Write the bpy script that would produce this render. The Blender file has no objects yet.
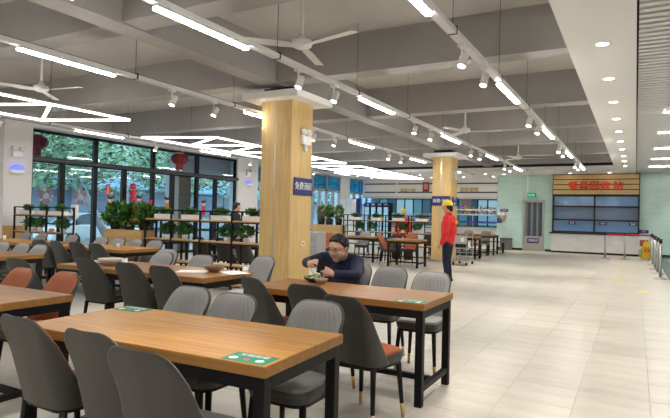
import bpy, bmesh, math, random
import numpy as np
from mathutils import Vector, Matrix
random.seed(7)
PI = math.pi
sc = bpy.context.scene
COL = sc.collection

# ------------------------------------------------------------------ camera
F_PX, YAW, PITCH, ROLL, CAM_H = 547.2, .502629, .010114, .023063, 1.38
def _basis():
    cy, sy = math.cos(YAW), math.sin(YAW)
    r = Vector((cy, sy, 0)); f = Vector((-sy, cy, 0)); u = Vector((0, 0, 1))
    f2 = f*math.cos(PITCH) + u*math.sin(PITCH); u2 = -f*math.sin(PITCH) + u*math.cos(PITCH)
    r3 = r*math.cos(ROLL) + u2*math.sin(ROLL); u3 = -r*math.sin(ROLL) + u2*math.cos(ROLL)
    return r3, u3, f2
CR, CU, CF = _basis()
cam = bpy.data.cameras.new('camera'); cam_o = bpy.data.objects.new('camera', cam); COL.objects.link(cam_o)
m = Matrix((CR, CU, -CF)).transposed().to_4x4(); m.translation = Vector((0, 0, CAM_H)); cam_o.matrix_world = m
cam.sensor_fit = 'HORIZONTAL'; cam.sensor_width = 36; cam.lens = F_PX/670*36; cam.clip_start = .05; cam.clip_end = 300
sc.camera = cam_o
def ray(x, y): return CR*((x-335)/F_PX) + CU*((209-y)/F_PX) + CF
def onX(x, y, X): d = ray(x, y); return d*(X/d.x) + Vector((0, 0, CAM_H))
def onY(x, y, Y): d = ray(x, y); return d*(Y/d.y) + Vector((0, 0, CAM_H))
def onZ(x, y, Z): d = ray(x, y); return d*((Z-CAM_H)/d.z) + Vector((0, 0, CAM_H))

# ------------------------------------------------------------------ world, exposure
w = bpy.data.worlds.new('overcast_sky'); sc.world = w; w.use_nodes = True
bg = w.node_tree.nodes['Background']; bg.inputs[0].default_value = (.70, .86, 1.0, 1); bg.inputs[1].default_value = 1.45
sc.view_settings.view_transform = 'Standard'; sc.view_settings.look = 'None'
sc.view_settings.gamma = 1; sc.view_settings.use_curve_mapping = False; sc.view_settings.exposure = 1.56
TUBE_E, LATTICE_E, DISC_E = 26.0, 5.0, 12.0     # lamp diffusers
SPOT_W, DOWN_W = 38.0, 58.0                     # lamp bulbs

# ------------------------------------------------------------------ materials
def nd(nt, t, **k):
    n = nt.nodes.new(t)
    for a, b in k.items(): setattr(n, a, b)
    return n
MATS = {}
def mat(name, col, rough=.5, metal=0, spec=.5, vary=0, scale=8, bump=0, bscale=60, stretch=(1, 1, 1), emit=0, coat=0, dark=None):
    if name in MATS: return MATS[name]
    M = bpy.data.materials.new(name); M.use_nodes = True; nt = M.node_tree; b = nt.nodes['Principled BSDF']
    b.inputs['Base Color'].default_value = (*col, 1); b.inputs['Roughness'].default_value = rough
    b.inputs['Metallic'].default_value = metal; b.inputs['Specular IOR Level'].default_value = spec
    if coat: b.inputs['Coat Weight'].default_value = coat; b.inputs['Coat Roughness'].default_value = .15
    if emit: b.inputs['Emission Color'].default_value = (*col, 1); b.inputs['Emission Strength'].default_value = emit
    tc = nd(nt, 'ShaderNodeTexCoord'); mp = nd(nt, 'ShaderNodeMapping'); mp.inputs['Scale'].default_value = stretch
    nt.links.new(tc.outputs['Object'], mp.inputs[0])
    if vary:
        n = nd(nt, 'ShaderNodeTexNoise'); n.inputs['Scale'].default_value = scale; n.inputs['Detail'].default_value = 6
        nt.links.new(mp.outputs[0], n.inputs[0])
        r = nd(nt, 'ShaderNodeValToRGB'); r.color_ramp.elements[0].position = .3; r.color_ramp.elements[1].position = .7
        d = dark or tuple(c*(1-vary) for c in col)
        r.color_ramp.elements[0].color = (*d, 1); r.color_ramp.elements[1].color = (*[min(1, c*(1+vary*.4)) for c in col], 1)
        nt.links.new(n.outputs[0], r.inputs[0]); nt.links.new(r.outputs[0], b.inputs['Base Color'])
    if bump:
        n2 = nd(nt, 'ShaderNodeTexNoise'); n2.inputs['Scale'].default_value = bscale
        nt.links.new(mp.outputs[0], n2.inputs[0])
        bp = nd(nt, 'ShaderNodeBump'); bp.inputs['Strength'].default_value = bump; bp.inputs['Distance'].default_value = .01
        nt.links.new(n2.outputs[0], bp.inputs['Height']); nt.links.new(bp.outputs[0], b.inputs['Normal'])
    MATS[name] = M
    return M
def emission(name, col, s):
    if name in MATS: return MATS[name]
    M = bpy.data.materials.new(name); M.use_nodes = True; nt = M.node_tree; nt.nodes.clear()
    e = nd(nt, 'ShaderNodeEmission'); e.inputs[0].default_value = (*col, 1); e.inputs[1].default_value = s
    o = nd(nt, 'ShaderNodeOutputMaterial'); nt.links.new(e.outputs[0], o.inputs[0]); MATS[name] = M
    return M
def glass(name, tint, refl=.07, rough=.02):
    M = bpy.data.materials.new(name); M.use_nodes = True; nt = M.node_tree; nt.nodes.clear()
    t = nd(nt, 'ShaderNodeBsdfTransparent'); t.inputs[0].default_value = (*tint, 1)
    g = nd(nt, 'ShaderNodeBsdfGlossy'); g.inputs['Roughness'].default_value = rough
    lw = nd(nt, 'ShaderNodeLayerWeight'); pw = nd(nt, 'ShaderNodeMath', operation='POWER'); pw.inputs[1].default_value = 4; nt.links.new(lw.outputs['Facing'], pw.inputs[0])
    fr = nd(nt, 'ShaderNodeMath', operation='MULTIPLY_ADD'); fr.inputs[1].default_value = .45; fr.inputs[2].default_value = refl*.5; nt.links.new(pw.outputs[0], fr.inputs[0])
    mx = nd(nt, 'ShaderNodeMixShader'); o = nd(nt, 'ShaderNodeOutputMaterial')
    nt.links.new(fr.outputs[0], mx.inputs[0]); nt.links.new(t.outputs[0], mx.inputs[1]); nt.links.new(g.outputs[0], mx.inputs[2]); nt.links.new(mx.outputs[0], o.inputs[0])
    MATS[name] = M
    return M
def wood(name, c0, c1, rough=.38, axis=0, sc_=1.0):
    M = bpy.data.materials.new(name); M.use_nodes = True; nt = M.node_tree; b = nt.nodes['Principled BSDF']
    tc = nd(nt, 'ShaderNodeTexCoord'); mp = nd(nt, 'ShaderNodeMapping')
    s = [26*sc_]*3; s[axis] = 1.1*sc_; mp.inputs['Scale'].default_value = s
    nt.links.new(tc.outputs['Object'], mp.inputs[0])
    n = nd(nt, 'ShaderNodeTexNoise'); n.inputs['Scale'].default_value = 1.6; n.inputs['Detail'].default_value = 8; n.inputs['Roughness'].default_value = .65; n.inputs['Distortion'].default_value = .6
    nt.links.new(mp.outputs[0], n.inputs[0])
    r = nd(nt, 'ShaderNodeValToRGB'); r.color_ramp.elements[0].position = .32; r.color_ramp.elements[1].position = .68
    r.color_ramp.elements[0].color = (*c0, 1); r.color_ramp.elements[1].color = (*c1, 1)
    nt.links.new(n.outputs[0], r.inputs[0]); nt.links.new(r.outputs[0], b.inputs['Base Color'])
    b.inputs['Roughness'].default_value = rough; b.inputs['Specular IOR Level'].default_value = .28
    MATS[name] = M
    return M
def tiles(name, col, grout, sx, sz, gap, rough, plane='XY', vary=.06, off=(0, 0), stag=0.0, vein=0):
    """brick texture in world metres on a surface"""
    M = bpy.data.materials.new(name); M.use_nodes = True; nt = M.node_tree; b = nt.nodes['Principled BSDF']
    tc = nd(nt, 'ShaderNodeTexCoord'); sp = nd(nt, 'ShaderNodeSeparateXYZ'); cb = nd(nt, 'ShaderNodeCombineXYZ')
    nt.links.new(tc.outputs['Object'], sp.inputs[0])
    nt.links.new(sp.outputs['XYZ'.index(plane[0])], cb.inputs[0]); nt.links.new(sp.outputs['XYZ'.index(plane[1])], cb.inputs[1])
    mp = nd(nt, 'ShaderNodeMapping'); mp.inputs['Location'].default_value = (off[0], off[1], 0); nt.links.new(cb.outputs[0], mp.inputs[0])
    br = nd(nt, 'ShaderNodeTexBrick'); br.offset = stag; br.inputs['Scale'].default_value = 1
    br.inputs['Brick Width'].default_value = sx; br.inputs['Row Height'].default_value = sz; br.inputs['Mortar Size'].default_value = gap
    br.inputs['Color1'].default_value = (*col, 1); br.inputs['Color2'].default_value = (*[c*(1-vary) for c in col], 1); br.inputs['Mortar'].default_value = (*grout, 1)
    nt.links.new(mp.outputs[0], br.inputs[0])
    out = br.outputs[0]
    if vein:
        n = nd(nt, 'ShaderNodeTexNoise'); n.inputs['Scale'].default_value = 1; n.inputs['Detail'].default_value = 7
        m2 = nd(nt, 'ShaderNodeMapping'); m2.inputs['Scale'].default_value = (1.2, 6, 1); nt.links.new(cb.outputs[0], m2.inputs[0]); nt.links.new(m2.outputs[0], n.inputs[0])
        rr = nd(nt, 'ShaderNodeValToRGB'); rr.color_ramp.elements[0].color = (1-vein, 1-vein, 1-vein*1.1, 1); rr.color_ramp.elements[0].position = .3; rr.color_ramp.elements[1].position = .7
        nt.links.new(n.outputs[0], rr.inputs[0])
        mx = nd(nt, 'ShaderNodeMix', data_type='RGBA', blend_type='MULTIPLY'); mx.inputs[0].default_value = 1
        nt.links.new(out, mx.inputs[6]); nt.links.new(rr.outputs[0], mx.inputs[7]); out = mx.outputs[2]
    nt.links.new(out, b.inputs['Base Color']); b.inputs['Roughness'].default_value = rough
    bp = nd(nt, 'ShaderNodeBump'); bp.inputs['Strength'].default_value = .3; bp.inputs['Distance'].default_value = .003; bp.invert = True
    nt.links.new(br.outputs['Fac'], bp.inputs['Height']); nt.links.new(bp.outputs[0], b.inputs['Normal'])
    MATS[name] = M
    return M

FLOORC = (.64, .60, .52)
mt_floor = tiles('floor_tile_far', FLOORC, (.52, .475, .40), .5, .5, .003, .34, 'XY', .07, (.385, -.37), 0, .16)
mt_tile = []
for k in range(5):
    g = 1 - .015*k
    mt_tile.append(mat('floor_tile_%d' % k, (FLOORC[0]*g, FLOORC[1]*g, FLOORC[2]*g*.99), .32, vary=.16, scale=1.6+k*.3, stretch=(1, 4, 1)))
mt_slab = mat('concrete_slab_paint', (.53, .515, .49), .9, vary=.10, scale=1.2)
mt_beam = mat('beam_paint', (.37, .355, .34), .85, vary=.07, scale=1.5)
mt_gyp = mat('gypsum_white', (.90, .89, .87), .8)
mt_black = mat('black_metal', (.008, .008, .009), .5, spec=.22)
mt_blackp = mat('black_paint', (.015, .015, .016), .7)
mt_white = mat('white_enamel', (.88, .88, .87), .4)
mt_lampw = mat('lamp_housing_white', (.72, .72, .71), .45)
mt_wall = mat('wall_white_paint', (.80, .785, .78), .8, vary=.04, scale=2)
mt_green = tiles('green_glazed_tile', (.58, .79, .73), (.48, .67, .62), .30, .10, .006, .18, 'XZ', .09, stag=.5)
mt_colw = wood('column_oak_veneer', (.58, .39, .15), (.80, .57, .265), .5, 2)
mt_plank = wood('pale_oak_plank', (.62, .42, .19), (.80, .58, .29), .5, 0)
mt_boxw = wood('planter_oak', (.50, .31, .12), (.62, .41, .18), .5, 0)
mt_t1 = wood('honey_tabletop', (.40, .17, .022), (.62, .31, .058), .40, 0)
mt_t2 = wood('red_brown_tabletop', (.21, .088, .022), (.34, .165, .05), .40, 0)
mt_edge = wood('tabletop_edge', (.30, .14, .035), (.42, .21, .055), .45, 0)
mt_shell = mat('grey_leatherette', (.055, .051, .046), .48, vary=.08, scale=5, bump=.08, bscale=220)
mt_padg = mat('grey_pad', (.30, .298, .292), .5, vary=.08, scale=6, bump=.08, bscale=220)
mt_pado = mat('orange_pad', (.42, .115, .032), .48, vary=.10, scale=6, bump=.08, bscale=220)
mt_gold = mat('brass', (.62, .42, .17), .3, 1)
mt_steel = mat('brushed_steel', (.50, .50, .49), .32, 1)
mt_chrome = mat('chrome', (.72, .72, .72), .15, 1)
mt_navy = mat('navy_sign', (.02, .025, .16), .4)
mt_red = mat('red_letter', (.80, .075, .025), .4)
mt_print = mat('white_print', (.80, .80, .80), .6)
mt_leaf = mat('leaf_green', (.09, .28, .04), .55, vary=.5, scale=9)
mt_leafd = mat('leaf_dark', (.03, .13, .025), .55, vary=.5, scale=9)
mt_yellow = mat('yellow_plastic', (.85, .60, .02), .45)
mt_skin = mat('skin', (.62, .37, .26), .5)
mt_hair = mat('black_hair', (.008, .007, .007), .5)
g_clear = glass('clear_glass', (.80, .90, .93))
g_blue = glass('blue_film_glass', (.10, .42, .60))
g_dark = glass('grey_glass', (.55, .62, .66))
e_tube = emission('tube_diffuser', (1.0, .97, .94), TUBE_E)
e_lat = emission('lattice_diffuser', (1.0, .98, .96), LATTICE_E)
e_disc = emission('downlight_disc', (1.0, .90, .74), DISC_E)

# ------------------------------------------------------------------ mesh helpers
class MB:
    def __init__(s): s.v = []; s.f = []; s.m = []
    def add(s, vs, fs, mi=0):
        o = len(s.v); s.v += [tuple(v) for v in vs]; s.f += [tuple(i+o for i in f) for f in fs]; s.m += [mi]*len(fs); return s
    def box(s, a, b, mi=0):
        (x0, y0, z0), (x1, y1, z1) = a, b
        return s.add([(x0, y0, z0), (x1, y0, z0), (x1, y1, z0), (x0, y1, z0), (x0, y0, z1), (x1, y0, z1), (x1, y1, z1), (x0, y1, z1)],
                     [(0, 3, 2, 1), (4, 5, 6, 7), (0, 1, 5, 4), (1, 2, 6, 5), (2, 3, 7, 6), (3, 0, 4, 7)], mi)
    def tube(s, p, q, r0, r1=None, n=8, mi=0, caps=True):
        p, q = Vector(p), Vector(q); r1 = r0 if r1 is None else r1
        d = (q-p).normalized(); a = d.orthogonal().normalized(); b = d.cross(a)
        vs = [p + (a*math.cos(t) + b*math.sin(t))*r0 for t in [2*PI*i/n for i in range(n)]] + [q + (a*math.cos(t) + b*math.sin(t))*r1 for t in [2*PI*i/n for i in range(n)]]
        fs = [(i, (i+1) % n, n+(i+1) % n, n+i) for i in range(n)]
        if caps: fs += [tuple(range(n-1, -1, -1)), tuple(range(n, 2*n))]
        return s.add(vs, fs, mi)
    def bar(s, p, q, w, h, up=(0, 0, 1), mi=0):
        p, q = Vector(p), Vector(q); d = (q-p).normalized(); sd = d.cross(Vector(up)).normalized()*(w/2); u = sd.normalized().cross(d)*(h/2)
        vs = [p-sd-u, p+sd-u, p+sd+u, p-sd+u, q-sd-u, q+sd-u, q+sd+u, q-sd+u]
        return s.add(vs, [(0, 3, 2, 1), (4, 5, 6, 7), (0, 1, 5, 4), (1, 2, 6, 5), (2, 3, 7, 6), (3, 0, 4, 7)], mi)
    def lathe(s, prof, n=16, c=(0, 0, 0), mi=0):
        vs = []; fs = []; k = len(prof)
        for i in range(n):
            t = 2*PI*i/n
            for r, z in prof: vs.append((c[0]+r*math.cos(t), c[1]+r*math.sin(t), c[2]+z))
        for i in range(n):
            j = (i+1) % n
            for a in range(k-1): fs.append((i*k+a, j*k+a, j*k+a+1, i*k+a+1))
        return s.add(vs, fs, mi)
    def prism(s, pts, lift, mi=0):
        n = len(pts); L = Vector(lift); pts = [Vector(p) for p in pts]
        return s.add(pts + [p+L for p in pts], [tuple(range(n-1, -1, -1)), tuple(range(n, 2*n))] + [(i, (i+1) % n, n+(i+1) % n, n+i) for i in range(n)], mi)
    def ball(s, c, r, nu=10, nv=6, mi=0):
        r = (r, r, r) if not hasattr(r, '__len__') else r
        vs = []; fs = []
        for i in range(nu):
            for j in range(nv+1):
                a, t = 2*PI*i/nu, PI*j/nv
                vs.append((c[0]+r[0]*math.sin(t)*math.cos(a), c[1]+r[1]*math.sin(t)*math.sin(a), c[2]+r[2]*math.cos(t)))
        for i in range(nu):
            k = (i+1) % nu
            for j in range(nv): fs.append((i*(nv+1)+j, i*(nv+1)+j+1, k*(nv+1)+j+1, k*(nv+1)+j))
        return s.add(vs, fs, mi)
    def mesh(s, name, mats, smooth=False, fix=False):
        me = bpy.data.meshes.new(name); me.from_pydata(s.v, [], s.f)
        for q in (mats if isinstance(mats, (list, tuple)) else [mats]): me.materials.append(q)
        if any(s.m): me.polygons.foreach_set('material_index', s.m)
        if fix:
            bm = bmesh.new(); bm.from_mesh(me); bmesh.ops.remove_doubles(bm, verts=bm.verts, dist=1e-5); bmesh.ops.recalc_face_normals(bm, faces=bm.faces); bm.to_mesh(me); bm.free()
        if smooth: me.polygons.foreach_set('use_smooth', [True]*len(me.polygons))
        me.update()
        return me
    def obj(s, name, mats, parent=None, smooth=False, loc=(0, 0, 0), fix=False): return put(name, s.mesh(name, mats, smooth, fix), parent, loc)
def put(name, me, parent=None, loc=(0, 0, 0), rot=(0, 0, 0), scale=(1, 1, 1)):
    o = bpy.data.objects.new(name, me); COL.objects.link(o); o.parent = parent
    o.location = loc; o.rotation_euler = rot; o.scale = scale
    return o
def tag(o, label, cat, group=None, kind=None):
    o['label'] = label; o['category'] = cat
    if group: o['group'] = group
    if kind: o['kind'] = kind
    return o
def thing(name, label, cat, loc=(0, 0, 0), rz=0, group=None):
    return tag(put(name, None, None, loc, (0, 0, rz)), label, cat, group)
def struct(o, label=None):
    o['kind'] = 'structure'
    if label: o['label'] = label
    return o
def sbox(name, a, b, m_, label=None, parent=None):
    c = Vector(((a[0]+b[0])/2, (a[1]+b[1])/2, a[2]))
    o = MB().box(a, b).obj(name, m_, parent)
    if not parent: struct(o, label)
    return o
def bevel(o, wd=.004, seg=2):
    mo = o.modifiers.new('bevel', 'BEVEL'); mo.width = wd; mo.segments = seg; mo.limit_method = 'ANGLE'
    return o
def text(name, body, size, loc, rot, m_, parent=None, ext=.002, wide=1.0, align='CENTER', bold=.004, thick=0):
    cu = bpy.data.curves.new(name, 'FONT'); cu.body = body; cu.size = size; cu.align_x = align; cu.align_y = 'CENTER'; cu.extrude = ext; cu.space_character = wide; cu.resolution_u = 3; cu.offset = size*bold
    t = bpy.data.objects.new(name, cu); COL.objects.link(t)
    me = bpy.data.meshes.new_from_object(t.evaluated_get(bpy.context.evaluated_depsgraph_get()))
    bpy.data.objects.remove(t); me.materials.clear(); me.materials.append(m_)
    if thick:
        bm = bmesh.new(); bm.from_mesh(me); src = bm.verts[:]+bm.edges[:]+bm.faces[:]
        for dx, dz in ((1, 0), (-1, 0), (0, 1), (0, -1)):
            d = bmesh.ops.duplicate(bm, geom=src); vs = [e for e in d['geom'] if isinstance(e, bmesh.types.BMVert)]; bmesh.ops.translate(bm, verts=vs, vec=(dx*thick, dz*thick, (dx+2*dz)*.0004))
        bm.to_mesh(me); bm.free()
    return put(name, me, parent, loc, rot)
RX = {'-y': (PI/2, 0, 0), '+x': (PI/2, 0, PI/2), '+z': (0, 0, 0)}

# ================================================================== THE ROOM
XW, YB, YF = -13.0, 25.0, 28.2
ZS, ZB, ZG = 4.05, 3.45, 3.30
fl = sbox('floor', (-13.3, -9, -.30), (7.2, YF+.3, -.003), mt_floor)
# the tiles that can be told apart, each with its own edges
tm = []
for k in range(5):
    b_ = MB(); w_ = .2486
    b_.add([(-w_, -w_, 0), (w_, -w_, 0), (w_, w_, 0), (-w_, w_, 0), (-w_+.0015, -w_+.0015, .003), (w_-.0015, -w_+.0015, .003), (w_-.0015, w_-.0015, .003), (-w_+.0015, w_-.0015, .003)],
           [(4, 5, 6, 7), (0, 1, 5, 4), (1, 2, 6, 5), (2, 3, 7, 6), (3, 0, 4, 7)])
    tm.append(b_.mesh('floor_tile', mt_tile[k]))
n_t = 0
for j in range(26):
    for i in range(12):
        if n_t >= 300: break
        x = -.385-.25+(i-6)*.5; y = 3.62+j*.5
        if x < -2.2 and y > 12: continue
        put('floor_tile', tm[random.randrange(5)], fl, (x, y, -.003)); n_t += 1

# slab, beams
struct(sbox('ceiling', (-13.4, -9, ZS), (-.68, 22.3, ZS+.2), mt_slab))
for y in (-7.2, -4.4, -1.6, 1.35, 4.15, 7.13, 10.45, 13.1, 15.8, 18.7, 21.5):
    sbox('beam', (-13.3, y, ZB+.02), (-.70, y+.33, ZS), mt_beam)
for xc in (-5.2,):
    sbox('beam', (xc-.16, -9, ZB), (xc+.16, 22.3, ZS), mt_beam)
sbox('beam', (-13.3, -9, ZB), (-12.95, 22.3, ZS), mt_beam)
# lowered gypsum band with downlights, slatted ceiling beyond it
sbox('ceiling_gypsum_band', (-.70, -9, ZG), (-.02, YB, ZS), mt_gyp)
sl = struct(MB().box((-.02, -9, ZG+.16), (7.2, YB, ZG+.75)).obj('ceiling_slatted', mat('plenum_grey', (.05, .05, .05), .9)))
sm = MB().box((0, -.042, .0), (7.1, .042, .035)).mesh('ceiling_slat', mat('slat_grey', (.78, .78, .77), .5))
for k in range(160):
    put('ceiling_slat', sm, sl, (0, .95+k*.15, ZG+.02))
sbox('ceiling_soffit', (-13.2, 22.3, ZG), (-.70, YF+.2, ZS), mt_gyp)
sbox('trim_1', (-12.9, 22.24, ZG+.11), (-.72, 22.3, ZB+.12), mt_blackp)

# walls
wl = sbox('wall_back', (-5.45, YB, 0), (7.2, YB+.35, ZS), mt_green)
sbox('wall_recess', (-5.45, YB+.35, 0), (-5.25, YF, ZG), mt_wall)
sbox('wall_far', (-13.2, YF, 0), (-5.2, YF+.2, ZG), mat('kitchen_wall_blue', (.16, .30, .38), .5))
sbox('baseboard_back', (-5.46, YB-.015, 0), (-4.30, YB, .10), mt_blackp)
sbox('baseboard_back', (-3.40, YB-.015, 0), (-3.1, YB, .10), mt_blackp)
sbox('baseboard_back', (.22, YB-.015, 0), (7.2, YB, .10), mt_blackp)
sbox('wall_right', (7.0, -9, 0), (7.2, YB, ZS), mt_wall)
sbox('wall_behind', (-13.4, -9.2, 0), (7.2, -9, ZS), mt_wall)
# left side: wall, pillars, glazed front
sbox('wall_left', (XW-.45, -9, 0), (XW-.25, 7.5, ZB+.1), mt_wall)
sbox('wall_left', (XW-.30, 7.46, 3.36), (XW-.02, YF, ZS), mt_wall)
for (y0, y1) in ((7.47, 8.16), (16.06, 17.3), (24.2, 25.15)):
    p = sbox('wall_pillar', (XW-.35, y0, 0), (XW+.02, y1, ZS), mt_wall)
wp = struct(MB().box((XW+.02, 7.47, 0), (XW+.04, 7.80, .94)).obj('trim_2', mt_boxw))
MB().box((XW+.02, 7.81, 0), (XW+.04, 8.16, .94)).obj('panel', mt_boxw, wp)
sbox('wall_left', (XW-.45, 7.2, 0), (XW-.2, 7.47, ZS), mt_wall)

def win_bay(idx, y0, y1, zt, z1, doors, zb=0.0, top_glass=None, fr=None):
    """one bay of the glazed front: frame, upper pane, lower panes with their stiles"""
    fr = fr or mt_black
    r = struct(put('window_%d' % idx, None, None, (XW-.1, 0, 0)))
    d = .05
    f = MB(); f.box((-d, y0, z1-.07), (d, y1, z1)); f.box((-d, y0, zt-.06), (d, y1, zt+.05)); f.box((-d, y0, zb), (d, y0+.06, z1)); f.box((-d, y1-.06, zb), (d, y1, z1)); f.box((-d, y0, zb), (d, y1, zb+.08))
    f.obj('window_frame', fr, r)
    MB().box((-.006, y0+.06, zt+.05), (.006, y1-.06, z1-.07)).obj('pane', top_glass or g_clear, r)
    ys = [y0] + doors + [y1]
    for a, b in zip(ys[:-1], ys[1:]):
        MB().box((-.006, a+.05, zb+.08), (.006, b-.05, zt-.06)).obj('pane', g_clear, r)
    for y in doors: MB().box((-d*.9, y-.075, zb+.05), (d*.9, y+.075, zt-.05)).obj('door_stile', fr, r)
    return r
b1 = win_bay(1, 8.16, 10.02, 2.58, 3.33, [9.03])
b2 = win_bay(2, 10.02, 12.08, 2.58, 3.33, [11.0])
b3 = win_bay(3, 12.08, 14.02, 2.58, 3.33, [12.9])
b4 = win_bay(4, 14.02, 16.06, 2.58, 3.33, [14.95])
pipe = struct(MB().tube((XW+.02, 8.16, 2.60), (XW+.02, 16.06, 2.60), .055, n=10).obj('trim_3', mat('dark_chrome', (.16, .16, .17), .3, 1)))
fr_w = mat('window_frame_grey', (.35, .38, .40), .5)
k = 5
for y0 in (17.3, 18.9, 20.4, 21.6, 22.9):
    y1 = {17.3: 18.9, 18.9: 20.4, 20.4: 21.6, 21.6: 22.9, 22.9: 24.2}[y0]
    win_bay(k, y0, y1, 2.55, 3.28, [(y0+y1)/2], .6, g_blue, fr_w); k += 1
    sbox('wall_left', (XW-.3, y0, 0), (XW-.05, y1, .6), mt_wall)
for y0, y1 in ((25.15, 26.6), (26.6, YF)):
    win_bay(k, y0, y1, 2.55, 3.28, [(y0+y1)/2], .6, g_blue, fr_w); k += 1
    sbox('wall_left', (XW-.3, y0, 0), (XW-.05, y1, .6), mt_wall)

# columns clad in oak with a steel strip
def column(y0, x0, x1, label):
    y1 = y0+.65
    c = struct(MB().box((x0+.02, y0+.02, 0), (x1-.02, y1-.02, ZB)).obj('column', mt_blackp), label)
    xm = x0+(x1-x0)*.46
    pm = [((x0, y0, 0), (xm-.012, y0+.03, 3.23)), ((xm+.012, y0, 0), (x1, y0+.03, 3.23)), ((x1-.03, y0+.031, 0), (x1, y1, 3.23)), ((x0, y0+.031, 0), (x0+.03, y1, 3.23)), ((x0+.031, y1-.03, 0), (x1-.031, y1, 3.23))]
    for a, b in pm: bevel(MB().box(a, b).obj('panel', mt_colw, c), .003)
    MB().box((xm-.012, y0+.004, 0), (xm+.012, y0+.03, 3.23)).obj('steel_strip', mt_steel, c)
    MB().box((x0-.24, y0-.24, 3.235), (x1+.24, y1+.24, 3.345)).obj('cap', mt_gyp, c)
    MB().box((x0-.01, y0-.01, 0), (x1+.01, y1+.01, .08)).obj('plinth', mt_steel, c)
    return c
C1X, C1Y, C2X, C2Y = -4.9, 7.4, -4.97, 16.4
column(C1Y, C1X-.6, C1X, 'oak clad square column beside the seated man')
column(C2Y, C2X-.6, C2X, 'oak clad square column behind the standing man in red')

# ================================================================== LIGHT FITTINGS
RAILS = {'aisle': -1.49, 'second': -3.43, 'column': -5.62, 'window': -10.3}
RAIL_OFF = {'aisle': -.12, 'second': 0, 'column': .2, 'window': .5}
ZR = 3.05
wire_m = mat('wire_black', (.02, .02, .02), .6)
tube_mb = MB().box((-.032, -.60, .026), (.032, .60, .05)); tube_house = tube_mb.mesh('housing', mt_lampw)
tube_dif = MB().box((-.026, -.595, .004), (.026, .595, .026)).mesh('diffuser', e_tube)
sp_body = MB().lathe([(0, .0), (.042, 0), (.042, .13), (.035, .14), (0, .14)], 12).mesh('lamp_head', mt_lampw, True, True)
sp_lens = MB().lathe([(0, -.003), (.036, -.003)], 12).mesh('lens', emission('spot_lens', (1, .93, .80), 10))
sp_arm = MB().box((-.008, -.008, .05), (.008, .008, .19)).box((-.03, -.05, .18), (.03, .05, .215)).mesh('bracket', mt_lampw)
ORD = ['first', 'second', 'third', 'fourth', 'fifth', 'sixth', 'seventh', 'eighth', 'ninth', 'tenth', 'eleventh', 'twelfth', 'thirteenth', 'fourteenth']
names = {'aisle': 'above the open aisle', 'second': 'right of the oak columns', 'column': 'left of the oak columns', 'window': 'along the window wall'}
def spot_light(parent, loc, rot, watts, size, col, blend=.6, r=.03):
    L = bpy.data.lights.new('bulb', 'SPOT'); L.energy = watts; L.spot_size = size; L.spot_blend = blend; L.color = col; L.shadow_soft_size = r
    o = bpy.data.objects.new('bulb', L); COL.objects.link(o); o.parent = parent; o.location = loc; o.rotation_euler = rot
for rn, x in RAILS.items():
    rail = thing('light_rail', 'long pale metal light rail hung on wires ' + names[rn], 'light rail', (x, 0, ZR))
    MB().box((-.04, -8.5, 0), (.04, 21.6, .05)).obj('housing', mt_lampw, rail)
    MB().box((-.020, -8.5, .05), (.020, 21.6, .062)).obj('cable_tray', wire_m, rail)
    for j in range(11):
        yw = 1.0+j*1.93
        MB().tube((0, yw, .05), (0, yw, ZS-ZR), .0032, n=5).obj('wire', wire_m, rail)
        MB().box((-.043, yw-.012, -.003), (.043, yw+.012, .07)).obj('clamp', mt_blackp, rail)
    for j in range(-3, 5):  # lamps well behind the camera are unseen, added for frontal light
        yc = 3.74+j*3.76+RAIL_OFF[rn]
        if rn == 'window' and j < 0: continue
        t = thing('linear_light', ORD[4-j] + ' white linear lamp from the far end of the rail ' + names[rn], 'lamp', (x, yc, ZR-.05), 0, 'linear lamps under the rail ' + names[rn])
        put('housing', tube_house, t); put('diffuser', tube_dif, t)
        for dy in (1.55, 2.40):
            if rn == 'window' and dy > 2: continue
            if j == 4 or j < -1: continue
            s = thing('track_spotlight', ORD[(3-j)*2+(0 if dy > 2 else 1)] + ' track spotlight from the far end of the rail ' + names[rn], 'spotlight', (x, yc+dy, ZR-.215), 0, 'track spotlights on the rail ' + names[rn])
            h = put('lamp_head', sp_body, s, (0, 0, 0), (-.36, .14, 0)); put('lens', sp_lens, h)
            put('bracket', sp_arm, s)
            spot_light(h, (0, 0, -.01), (0, 0, 0), SPOT_W, .8, (1, .93, .83))
# recessed downlights
d_ring = MB().lathe([(.062, -.004), (.085, -.006), (.088, 0)], 20).mesh('ring', mt_white, True)
d_disc = MB().lathe([(0, -.002), (.062, -.002)], 20).mesh('diffuser', e_disc)
def downlight(x, y, lab, grp):
    t = thing('downlight', lab, 'downlight', (x, y, ZG), 0, grp)
    put('ring', d_ring, t); put('diffuser', d_disc, t)
    spot_light(t, (0, 0, -.012), (0, 0, 0), DOWN_W, 1.0, (1, .92, .80), .8, .06)
for k in range(13): downlight(-.345, 1.63+k*1.65, ORD[12-k] + ' round downlight from the green wall in the gypsum band', 'downlights in the gypsum band')
for y in (24.1, 25.7):
    for i, x in enumerate((-12, -10.4, -8.8, -7.2, -5.8)): downlight(x, y, ORD[4-i] + ' downlight from the green wall corner ' + ('in front of' if y > 25 else 'in the row away from') + ' the white fascia', 'downlights before the food counters')
for x, wd_ in ((-5.05, 'the hand dryer'), (-3.9, 'the strip curtain door'), (-2.4, 'the start of the red letters'), (-.95, 'the end of the red letters'), (1.2, 'the plain green tiles')): downlight(x, 24.4, 'round recessed downlight in the soffit above ' + wd_, 'downlights over the green wall')
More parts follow.
